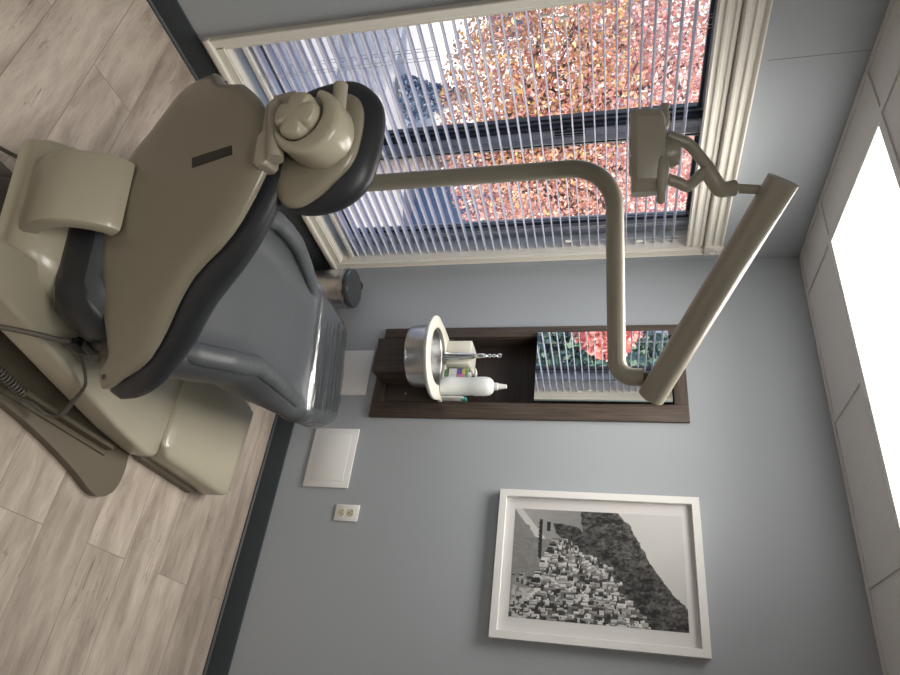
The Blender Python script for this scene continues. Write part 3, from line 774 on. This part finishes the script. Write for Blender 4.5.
def st(s): return tuple(interp([(q_[0], q_[i]) for q_ in ST], s) for i in (1, 2, 3))
for sg in (-1, 1):
    path, rad = [], []
    for k in range(120):
        s = -.36 + .80 * k / 119; zt, w_, zb = st(s)
        taper = min(1, (k + 1) / 12, (120 - k) / 16)
        fold = 1 - .05 * math.exp(-((k % 11) - 5) ** 2 / .6) * (30 < k < 108)
        path.append(V((tcn(s) + sg * (w_ - .052 - .02 * max(0, (s - .3) / .14) ** 2), s, zt - .012 + lift(s) * .92 - .006 * (1 - taper)))); rad.append(.030 * taper ** .5 * fold)
    tube('side_roll', M['vinyl'], path, rad, ch, 16, .75)
# --- clear protective cover over the foot end
secs = []
rw = random.Random(3)
for s, zt, w_, zb in [(q[0], q[1], q[2], q[3]) for q in fine if q[0] > .43] + [(.799, .40, .06, .375)]:
    sec = seat_sec(s, zt, w_, zb, 0, .006)
    secs.append([p + V((0, 0, rw.uniform(-.003, .005))) for p in sec])
loft('foot_cover', M['wrap'], secs, ch, angle=180)
secs = []
for s in (.435, .438, .442): secs.append([p for p in seat_sec(s, *st(s), 0, .0075 + (.002 if s == .438 else 0))])
loft('cover_hem', clear('cover_edge', (.92, .93, .94, 1), .08, .3), secs, ch, cap=False)

# --- headrest
ht = math.radians(10); hC = V((0, -.677, .986)); hu = V((0, -math.sin(ht), math.cos(ht))); hm = V((0, math.cos(ht), math.sin(ht)))
def HP(t, a, o=0): return hC + V((t, 0, 0)) + hu * a + hm * o
def outline_pillow(name, mat, outline, c, o_back, o_edge, o_front, parent, rings=9, pw=5, extra=None):
    bm = bmesh.new(); n = len(outline)
    secs = []
    seq = [(k / rings, 0) for k in range(1, rings + 1)] + [(k / rings, 1) for k in range(rings - 1, 0, -1)]
    for q, side in seq:
        qq = math.sin(PI / 2 * q); d = max(0, 1 - qq ** pw) ** .5
        o = o_edge + ((o_back if side == 0 else o_front) - o_edge) * d
        secs.append([HP(c[0] + (x - c[0]) * qq, c[1] + (y - c[1]) * qq, o) for x, y in outline])
    bm_loft(bm, secs)
    return finish(name, mat=mat, bm=bm, parent=parent, angle=60)
def superell(cx_, cy_, rx, ry, n=36, p=3.0, skew=0):
    out = []
    for i in range(n):
        a = 2 * PI * i / n; x = math.copysign(abs(math.cos(a)) ** (2 / p), math.cos(a)); y = math.copysign(abs(math.sin(a)) ** (2 / p), math.sin(a))
        out.append((cx_ + rx * x * (1 - skew * y), cy_ + ry * y))
    return out
hr = ch
def closed(pts, n=5):
    q = [V((x, y, 0)) for x, y in pts]; m_ = len(q); out = []
    for i in range(m_):
        p0, p1, p2, p3 = q[i - 1], q[i], q[(i + 1) % m_], q[(i + 2) % m_]
        for k in range(n):
            t = k / n; out.append(.5 * ((2 * p1) + (p2 - p0) * t + (2 * p0 - 5 * p1 + 4 * p2 - p3) * t * t + (3 * p1 - p0 - 3 * p2 + p3) * t ** 3))
    return [(p.x, p.y) for p in out]
HSO = closed([(-.124, -.017), (-.116, .032), (-.098, .059), (-.064, .072), (-.006, .070), (.036, .057), (.066, .026), (.093, -.011), (.106, -.048), (.094, -.082), (.050, -.106), (-.01, -.112), (-.06, -.112), (-.10, -.098), (-.122, -.060)])
HPO = closed([(-.173, -.058), (-.171, .016), (-.143, .061), (-.101, .088), (-.049, .093), (.016, .087), (.062, .071), (.094, .033), (.104, -.018), (.098, -.070), (.076, -.106), (.043, -.127), (0, -.137), (-.06, -.138), (-.12, -.130), (-.158, -.102)])
hs = outline_pillow('headrest_shell', M['beige_shade'], HSO, (-.01, -.015), -.002, .012, .03, ch, pw=8)
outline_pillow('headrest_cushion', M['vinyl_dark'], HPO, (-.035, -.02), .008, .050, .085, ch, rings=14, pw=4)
bm = bmesh.new(); bm_lathe(bm, [(.003, 0), (.003, .002), (.001, .0025)], HP(-.02, .05, -.0015), 10, tuple(-hm)); finish('shell_screw', bm, M['black'], hs)
# articulated mechanism behind it
def hbox(name, mat, t0, t1, a0, a1, o0, o1, r, bev, parent):
    return slab(name, mat, rrect(t0, t1, a0, a1, r), o0, o1, bev, parent, fn=lambda u, v, h_: HP(u, v, h_))
hbox('mount_plate', M['beige_arm'], -.024, .046, -.108, -.080, -.050, -.015, .006, .004, ch)
br_ = hbox('lower_link', M['beige_arm'], -.100, .0, -.104, -.025, -.046, -.010, .016, .010, ch)
rod('hinge_barrel', M['beige_arm'], HP(-.082, -.082, -.042), HP(.036, -.066, -.042), .0148, br_, .2)
knob = None
# six-lobed grip knob
kc = HP(-.033, -.018, -.042); bm = bmesh.new(); secs = []
n = 60
for rr0, dep in ((.028, 0), (.042, .002), (.0435, .008), (.0435, .020), (.0405, .026), (.034, .0285), (.012, .029), (.001, .029)):
    ring_ = []
    for i in range(n):
        a = 2 * PI * i / n
        cut = max(0, math.cos(4 * (a - .62))) ** 4 * .34 * (0 if dep < .004 else min(1, dep / .02))
        rad = rr0 * (1 - cut); ring_.append(kc + V((rad * math.cos(a), 0, 0)) + hu * rad * math.sin(a) - hm * dep)
    secs.append(ring_)
bm_loft(bm, secs); finish('adjusting_knob', bm, M['beige'], br_, 40)
# curved upper arm that wraps round the knob to the headrest shell
secs = []
for i in range(19):
    dg = -62 + 200 * i / 18; a = math.radians(dg); d = (math.cos(a), math.sin(a))
    ro = interp([(-62, .056), (-40, .062), (-5, .071), (30, .090), (60, .092), (90, .080), (115, .072), (138, .062)], dg); ri = .0465
    secs.append([HP(-.033 + d[0] * q, -.016 + d[1] * q, dep) for q, dep in rrect(ri, ro, -.058, .006, min(.011, (ro - ri) * .45), 3)])
loft('upper_link', M['beige'], secs, br_, angle=55)
rod('pivot_pin', M['beige_arm'], HP(-.108, .040, -.022), HP(-.05, .042, -.022), .013, br_, .25)

# --- base: lift arm, pump cover, plates (square to the room)
def wpt(x, y, z): return toloc((x, y, z))
secs = []
for y, zt, zb, xr, xl, rr1 in ((-1.80, .345, .25, 1.345, 1.27, .012), (-1.65, .325, .235, 1.350, 1.235, .012), (-1.35, .235, .15, 1.350, 1.14, .012), (-1.05, .15, .07, 1.352, .99, .012), (-.90, .118, .045, 1.352, .94, .012), (-.82, .105, .036, 1.350, .945, .012), (-.775, .096, .034, 1.340, .955, .012), (-.755, .082, .040, 1.325, .97, .02)):
    secs.append([wpt(x, y - .03 * ((x - 1.145) / .2) ** 2 * (y > -.9), z) for x, z in rrect(xl, xr, zb, zt, rr1, 5)])
loft('lift_arm', M['beige'], secs, ch, angle=60)
ol = rrect(.945, 1.322, -.80, -.338, .075, 10)
bm = bmesh.new(); secs = []
for z, k in ((.028, -.02), (.032, 0), (.085, .0), (.098, -.008), (.106, -.022), (.110, -.05)):
    secs.append([wpt(min(max(x, .945 - k), 1.325 + k) if k < 0 else x, min(max(y, -.80 - k), -.335 + k) if k < 0 else y, z) for x, y in ol])
bm_loft(bm, secs); finish('pump_cover', bm, M['beige'], ch, 60)
pl = catmull([(1.385, -1.75, 0), (1.395, -1.45, 0), (1.41, -1.28, 0), (1.435, -1.13, 0), (1.468, -1.0, 0), (1.492, -.93, 0), (1.497, -.885, 0), (1.478, -.845, 0), (1.44, -.825, 0), (1.39, -.822, 0), (1.33, -.835, 0)], 4)
pl = [(p.x, p.y) for p in pl]
pl = pl + [(2.29 - x, y) for x, y in pl[::-1]]
slab('floor_plate', M['brown'], pl, 0, .028, .006, ch, fn=lambda u, v, h_: wpt(u, v, h_))
slab('front_plate', M['brown'], rrect(.955, 1.336, -.80, -.43, .03), 0, .030, .006, ch, fn=lambda u, v, h_: wpt(u, v, h_))
bm = bmesh.new()
for x0_, x1_, z1_ in ((1.356, 1.372, .055), (1.382, 1.390, .036)):
    bm_loft(bm, [[wpt(x, y, z) for x, z in ((x0_, .027), (x1_, .027), (x1_ - .002, z1_), (x0_ + .002, z1_))] for y in (-1.74, -1.05, -.93)])
finish('plate_ridge', bm, M['brown'], ch)
# --- connector and lead under the right wing
bm = bmesh.new(); pts = catmull([(.275, -.36, .295), (.29, -.42, .30), (.295, -.47, .325)], 5)
bm_tube(bm, pts, [.022] * 5 + [.019, .016, .013, .010, .009, .008], 12); finish('wing_connector', bm, M['black'], ch)
tube('wing_bracket', M['rubber'], [V((.33, -.46, .40)), V((.30, -.44, .345)), V((.27, -.40, .31))], .008, ch, 8)
tube('lead', M['rubber'], catmull([(.295, -.47, .325), (.30, -.50, .325), (.30, -.55, .30), (.30, -.62, .245), (.30, -.75, .17)], 6), .006, ch, 10)

# ------------------------------------------------------------------ coiled foot-control lead lying on the base plate
cd = tag(empty('coiled_cable', (1.42, -1.35, .028)), 'thin brown coiled cable with a strain relief on the brown base plate', 'cable')
cp = V((-1.42, 1.35, -.028))
bm = bmesh.new(); pts = []
for i in range(200):
    s = i / 199; p = V((1.345 + .036 * s, -1.52 + .22 * s, .072)); a = 2 * PI * 22 * s
    pts.append(p + V((.012 * math.cos(a), 0, .012 * math.sin(a))) + cp)
bm_tube(bm, pts, .0028, 6); finish('coil', bm, M['rubber'], cd)
A_ = catmull([V(pts[-1]) - cp, (1.385, -1.265, .065), (1.392, -1.22, .07), (1.392, -1.205, .095), (1.392, -1.225, .13), (1.378, -1.255, .175), (1.352, -1.285, .222), (1.342, -1.32, .25), (1.33, -1.37, .275), (1.325, -1.415, .29)], 6)
tube('plain_lead', M['rubber'], [p + cp for p in A_], .004, cd, 8)
bm = bmesh.new(); pth = A_[22:38]; bm_tube(bm, [p + cp for p in pth], [.009 - .0003 * i if i % 2 else .0075 - .0003 * i for i in range(len(pth))], 10); finish('strain_relief', bm, M['rubber'], cd)
fl = tag(empty('floor_cable', (.86, -1.76, 0)), 'thin grey cable looping over the floor behind the chair', 'cable')
tube('loose_lead', M['rubber'], [V(p) - V((.86, -1.76, 0)) for p in catmull([(1.05, -1.95, .006), (1.00, -1.82, .02), (.93, -1.73, .06), (.93, -1.66, .12), (.96, -1.64, .20)], 8)], .005, fl, 8)
tube('second_lead', M['rubber'], [V(p) - V((.86, -1.76, 0)) for p in catmull([(1.12, -1.93, .03), (1.08, -1.80, .06), (1.03, -1.72, .12), (1.02, -1.66, .22)], 8)], .006, fl, 8)

# ------------------------------------------------------------------ dental light on its post
LP = V((.615, -1.196, 0))
dl = tag(empty('dental_light', LP), 'beige dental lamp on a bent tube post rising behind the chair', 'dental light')
q = lambda x, y, z: V((x, y, z)) - LP
pr_ = .0245
end = V((1.110, -.912, 1.508)); zt = 1.503
d = (V((end.x, end.y, 0)) - LP).normalized()
path = [q(LP.x, LP.y, .02), q(LP.x, LP.y, .6)]
Rb = .115
for i in range(13):
    a = PI / 2 * i / 12; path.append(q(LP.x, LP.y, zt - Rb) + d * (Rb * (1 - math.cos(a))) + V((0, 0, Rb * math.sin(a))))
L_ = (V((end.x, end.y, 0)) - LP).length
re = .045
path.append(V((0, 0, zt)) + d * (L_ - re))
for i in range(1, 8):
    a = PI / 2 * i / 7; path.append(V((0, 0, zt)) + d * (L_ - re + re * math.sin(a)) + V((0, 0, re * (1 - math.cos(a)))))
path.append(path[-1] + V((0, 0, .022)))
tube('bent_post', M['beige_arm'], path, pr_, dl, 24)
lathe('floor_flange', M['brown'], [(.06, 0), (.06, .014), (.045, .02), (.03, .05), (.001, .05)], (0, 0, 0), dl, 28)
e0 = path[-1]
f0 = q(1.161, -.921, 1.594); f1 = q(.880, -1.372, 1.853); fd = (f1 - f0).normalized()
rod('joint_pin', M['rubber'], e0 - V((0, 0, .008)), e0 + V((.014, -.012, .05)), .017, dl)
arm = rod('balance_arm', M['beige_arm'], f0 - fd * .012, f1, .0345, dl, .12, 28)
bm = bmesh.new(); sd = V((-.55, -.55, -.3)).normalized()
for dd in (.008, .03): bm_lathe(bm, [(.006, 0), (.006, .003), (.001, .003)], f0 + fd * dd + sd * .034, 10, tuple(sd))
finish('arm_hole', bm, M['black'], arm)
slot0 = f1 - fd * .055
# lamp assembly hanging from the upper end of the arm
F2 = Fw.copy(); F2.z = 0; F2.normalize()                       # away from the viewer, level
R2 = V((F2.y, -F2.x, 0))                                      # to the side
lc = q(.866, -1.458, 1.575)                                   # centre of the head
yk = q(.875, -1.418, 1.692)
sl = q(.879, -1.346, 1.808)
tube('stem_pin', M['beige_arm'], [sl + V((0, 0, .02)), sl, q(.888, -1.365, 1.752)], .0105, dl, 14)
tube('s_stem', M['beige_arm'], [q(.8885, -1.3655, 1.758), q(.889, -1.366, 1.756)] + catmull([q(.8895, -1.3665, 1.752), q(.899, -1.374, 1.735), q(.904, -1.382, 1.722), q(.895, -1.401, 1.707), yk], 6), [.0140, .0175] + [.0175] * 25, dl, 18)
lathe('slot_cover', M['black'], [(.016, 0), (.016, .002), (.012, .003)], sl + V((.004, 0, .012)), arm, 18, (0, -.3, -1))
# head housing: chamfered box lofted across its width
def hsec(w, k, z0=-.040, z1=.034, dep=.050):
    pr2 = [(-dep * .80, z0), (dep * .80, z0), (dep, z0 + .012), (dep, -.002), (dep * .80, z1 - .006), (dep * .45, z1), (-dep * .45, z1), (-dep * .80, z1 - .006), (-dep, -.002), (-dep, z0 + .012)]
    return [lc + R2 * w + F2 * (a * k) + V((0, 0, z0 + (b - z0) * (.45 + .55 * k))) for a, b in pr2]
hd = loft('lamp_head', M['beige_arm'], [hsec(-.092, .60), hsec(-.086, .78), hsec(-.070, .95), hsec(-.045, 1), hsec(.035, 1), hsec(.06, .92), hsec(.078, .70), hsec(.084, .55)], dl, angle=22)
box('lens', M['white'], (lc.x - .03, lc.x + .03, lc.y - .03, lc.y + .03, lc.z - .0435, lc.z - .0395), .002, hd)
lathe('yoke_hub', M['beige_arm'], [(.030, 0), (.030, .02), (.024, .032), (.001, .036)], lc + V((0, 0, .028)) + R2 * .0, dl, 24)
# two-armed yoke
for w0, w1 in ((q(.906, -1.423, 1.612), q(.912, -1.404, 1.655)), (q(.826, -1.472, 1.612), q(.836, -1.452, 1.657))):
    tube('yoke_arm', M['beige_arm'], catmull([w0, (w0 + w1) / 2 + (w1 - w0).cross(F2) * .0, w1, w1.lerp(yk, .6) + V((0, 0, .004)), yk + V((0, 0, .006))], 6), [.0125] * 25, dl, 14)
# handles, one each side
for h0, h1 in ((q(.776, -1.445, 1.606), q(.724, -1.475, 1.614)), (q(.898, -1.480, 1.599), q(.981, -1.427, 1.594))):
    pts = [h0.lerp(h1, k) for k in (-.04, 0, .10, .28, .52, .74, .83, .91, .96, 1)]
    tube('handle', M['beige_arm'], pts, [.004, .009, .0125, .0138, .0122, .0085, .008, .010, .009, .004], dl, 16)
    bk = h0.lerp(h1, .1); tube('handle_stem', M['beige_arm'], [bk, bk.lerp(V((lc.x, lc.y, bk.z)), .6)], .008, dl, 10)

# ------------------------------------------------------------------ outside the window
GZ = -3.6
struct(box('ground_1', M['concrete'], (-80, -.25, -60, 80, GZ - .2, GZ)))
# the building the room is in: outer face below and above the room
bm = bmesh.new()
bm_box(bm, -.24, 4.2, -12, 8, GZ, -.13); bm_box(bm, -.24, 4.2, -12, 8, H + .14, H + .62)
bm_box(bm, -.24, 4.2, .13, 8, -.13, H + .14); bm_box(bm, -.24, 4.2, -12, RY - .13, -.13, H + .14)
struct(finish('wall_outside', bm, M['facade'], smooth=False))

def foliage(name, parent, n, shape, cols, size, seed, pale=0):
    rn = random.Random(seed); bm = bmesh.new(); lay = bm.loops.layers.float_color.new('Col')
    for _ in range(n):
        p, c = shape(rn); a = V((rn.gauss(0, 1), rn.gauss(0, 1), rn.gauss(0, 1))).normalized(); b = a.orthogonal().normalized(); c2 = a.cross(b)
        th = rn.uniform(0, 2 * PI); e1 = b * math.cos(th) + c2 * math.sin(th); e2 = a.cross(e1); s = size * rn.uniform(.6, 1.3)
        f = bm.faces.new([bm.verts.new(p + e1 * s), bm.verts.new(p + e2 * s * .55), bm.verts.new(p - e1 * s), bm.verts.new(p - e2 * s * .55)])
        k = rn.choice(cols) if c is None else rn.choice(c); v = rn.uniform(.75, 1.2); k = tuple(x + pale * (.95 - x) for x in k)
        for l in f.loops: l[lay] = (min(1, k[0] * v), min(1, k[1] * v), min(1, k[2] * v), 1)
    return finish(name, bm, M['leaf'], parent, smooth=False, recalc=False)
def branches(name, parent, root_p, tips, r0, seed):
    rn = random.Random(seed); bm = bmesh.new()
    for tip in tips:
        a, b = V(root_p), V(tip); m1 = a.lerp(b, .35) + V((0, 0, .35)); m2 = a.lerp(b, .7) + V((rn.uniform(-.2, .2), rn.uniform(-.2, .2), .2))
        pts = catmull([a, m1, m2, b], 5); bm_tube(bm, pts, [r0 * (1 - .85 * i / (len(pts) - 1)) for i in range(len(pts))], 8)
        for k in range(7):
            s = pts[6 + k]; e = s + V((rn.uniform(-1, 1), rn.uniform(-1, 1), rn.uniform(-.1, .9))).normalized() * rn.uniform(.6, 1.4)
            bm_tube(bm, [s, s.lerp(e, .5) + V((0, 0, .08)), e], [r0 * .28, r0 * .17, r0 * .05], 5)
    return finish(name, bm, M['bark'], parent)
OR = [(.85, .42, .08), (.80, .30, .08), (.90, .55, .12), (.62, .20, .09), (.88, .62, .22)]
RD = [(.66, .20, .16), (.78, .34, .27), (.88, .52, .44), (.55, .14, .12), (.92, .68, .60), (.82, .42, .26), (.50, .20, .18), (.90, .60, .42), (.95, .80, .74)]
# maple with red and orange crown
mt = V((-7.2, 5.6, GZ)); mp_ = tag(empty('maple_tree', mt), 'autumn tree with red and orange leaves filling the window view', 'tree')
tube('trunk', M['bark'], [V((0, 0, 0)), V((.05, .02, 1.2)), V((0, .1, 2.2)), V((.1, .15, 3.0))], [.30, .24, .21, .17], mp_, 14)
rn0 = random.Random(21); tips = []
for k in range(18):
    a = 2 * PI * k / 18 + rn0.uniform(-.2, .2); tips.append((2.7 * math.cos(a) * rn0.uniform(.4, 1), 3.0 * math.sin(a) * rn0.uniform(.4, 1), 4.6 + rn0.uniform(-1.2, 2.6)))
branches('branch_spread', mp_, (.1, .15, 2.7), tips, .10, 4)
def maple_shape(rn):
    while True:
        p = V((rn.uniform(-1, 1), rn.uniform(-1, 1), rn.uniform(-1, 1)))
        if .25 < p.length < 1: break
    P_ = V((p.x * 2.6, p.y * 3.6, 5.35 + p.z * 3.25))
    left = P_.y < -.4 + 1.2 * mnoise.noise(P_ * .8) and P_.z < 5.0 - .35 * P_.y * .5 + .8 * mnoise.noise(P_ * .6 + V((9, 0, 0)))
    return P_, (OR if left and rn.random() < .5 else RD)
foliage('leaf_crown', mp_, 76000, maple_shape, RD, .042, 9, .16)
# second red tree and evergreens farther along, caught by the mirror
m2 = tag(empty('maple_tree', (-7.0, -9.2, GZ)), 'pink leaved tree reflected in the wall mirror', 'tree')
tube('trunk', M['bark'], [V((0, 0, 0)), V((.05, .02, 2.0)), V((0, .1, 4.5)), V((.1, .15, 5.4))], [.25, .20, .17, .12], m2, 12)
def m2_shape(rn):
    while True:
        p = V((rn.uniform(-1, 1), rn.uniform(-1, 1), rn.uniform(-1, 1)))
        if .3 < p.length < 1: break
    return V((p.x * 1.5, p.y * 1.3, 5.0 + p.z * .95)), None
foliage('leaf_crown', m2, 5000, m2_shape, [(.85, .35, .28), (.9, .5, .42), (.7, .2, .18)], .09, 3)
GR = [(.05, .10, .11), (.04, .08, .10), (.08, .15, .12), (.16, .24, .16), (.22, .30, .22)]
for i, (x, y, hh, ra, lab) in enumerate(((-9.5, -15.2, 8.0, 2.0, 'left evergreen of the three reflected in the mirror'), (-13.8, -19.0, 9.5, 2.3, 'middle evergreen of the three reflected in the mirror'), (-14.5, -24.6, 9.0, 2.4, 'right evergreen of the three reflected in the mirror'))):
    t_ = tag(empty('evergreen_tree', (x, y, GZ)), lab, 'tree', 'evergreens along the street')
    tube('trunk', M['bark'], [V((0, 0, 0)), V((0, 0, hh * .5)), V((0, 0, hh * .95))], [.18, .13, .03], t_, 10)
    def cone(rn, hh=hh, ra=ra):
        z = rn.random() ** 1.4; a = rn.uniform(0, 2 * PI); r = ra * (1 - z) * rn.uniform(.6, 1.05); return V((r * math.cos(a), r * math.sin(a), .5 + z * (hh - .5))), None
    foliage('needle_crown', t_, 7000, cone, GR, .17, 40 + i)
# bluish stand-in for an unidentified dark form on the sunlit yard, and neighbouring house
bs = tag(empty('bluish_stand_in', (-11.6, 7.7, GZ)), 'slim bluish conifer shape standing in for an unidentified dark form below the maple', 'tree')
tube('trunk', M['bark'], [V((0, 0, 0)), V((0, 0, .8)), V((0, 0, 1.7))], [.06, .04, .015], bs, 10)
def stand_in_shape(rn):
    z = rn.random() ** 1.4; a = rn.uniform(0, 2 * PI); r = .62 * (1 - z) * rn.uniform(.5, 1.05); return V((r * math.cos(a), r * math.sin(a), .15 + z * 1.75)), None
foliage('needle_crown', bs, 3500, stand_in_shape, [(.16, .23, .33), (.24, .31, .42), (.12, .17, .25)], .05, 77)
hs_ = tag(empty('neighbour_house', (-19, 15, GZ)), 'white house with a slate roof beyond the autumn tree', 'house')
box('wall', M['facade'], (-3, 3, -9, 9, 0, 4.6), 0, hs_)
loft('roof', M['roof'], [[V((-3.4, y, 4.6)), V((3.4, y, 4.6)), V((0, y, 7.0))] for y in (-9.3, 9.3)], hs_)
for yy in (-7, -4, 1, 4.5):
    fr_ = box('house_window', M['white_p'], (3.0, 3.06, yy, yy + 1.2, 1.6, 3.2), 0, hs_)
    box('pane', M['pane_dark'], (3.06, 3.075, yy + .08, yy + 1.12, 1.68, 3.12), 0, fr_)
bh = tag(empty('neighbour_house', (-24, -36, GZ)), 'dark blue grey house behind the trees in the mirror', 'house')
box('wall', M['bluewall'], (-3, 3, -14, 14, 0, 7.0), 0, bh)
loft('roof', M['roof'], [[V((-3.4, y, 7.0)), V((3.4, y, 7.0)), V((0, y, 9.6))] for y in (-14.4, 14.4)], bh)
for yy in (-9, -4, 1, 6, 10):
    fr_ = box('house_window', M['white_p'], (3.0, 3.06, yy, yy + 1.3, 3.4, 5.2), 0, bh)
    box('pane', M['pane_dark'], (3.06, 3.075, yy + .08, yy + 1.22, 3.48, 5.12), 0, fr_)
gr = tag(empty('garage', (-9.5, 11.6, GZ)), 'low blue grey garage low in the right part of the window view', 'garage')
box('wall', M['bluewall'], (-1.6, 1.6, -1.8, 1.8, 0, 2.2), 0, gr)
loft('roof', M['roof'], [[V((-1.8, y, 2.2)), V((1.8, y, 2.2)), V((0, y, 2.9))] for y in (-2, 2)], gr)
box('garage_door', M['facade'], (1.6, 1.64, -1.2, 1.2, 0, 1.9), 0, gr)

# ------------------------------------------------------------------ light
w = bpy.data.worlds.new('sky'); sc.world = w; w.use_nodes = True
n = w.node_tree.nodes; n.clear()
sky = n.new('ShaderNodeTexSky'); sky.sky_type = 'NISHITA'; sky.sun_disc = False; sky.sun_elevation = math.radians(34); sky.sun_rotation = math.radians(60)
sky.air_density = 1.0; sky.dust_density = 1.5
bg = n.new('ShaderNodeBackground'); bg.inputs[1].default_value = .36
ow = n.new('ShaderNodeOutputWorld'); w.node_tree.links.new(sky.outputs[0], bg.inputs[0]); w.node_tree.links.new(bg.outputs[0], ow.inputs[0])
sun = bpy.data.lights.new('sun', 'SUN'); sun.energy = 5.3; sun.angle = .01; sun.color = (1, .93, .84)
so_ = bpy.data.objects.new('sun', sun); COL.objects.link(so_)
sd_ = V((.72, .30, .62)).normalized()      # towards the sun: over the roof of this building
so_.rotation_euler = sd_.to_track_quat('Z', 'Y').to_euler(); so_.location = (0, 0, 12)

sc.view_settings.view_transform = 'Standard'
sc.view_settings.look = 'None'
sc.view_settings.exposure = .36
sc.cycles.use_denoising = True
sc.cycles.max_bounces = 8
sc.cycles.transparent_max_bounces = 16
sc.cycles.sample_clamp_indirect = 6
sc.cycles.caustics_reflective = False
sc.cycles.caustics_refractive = False
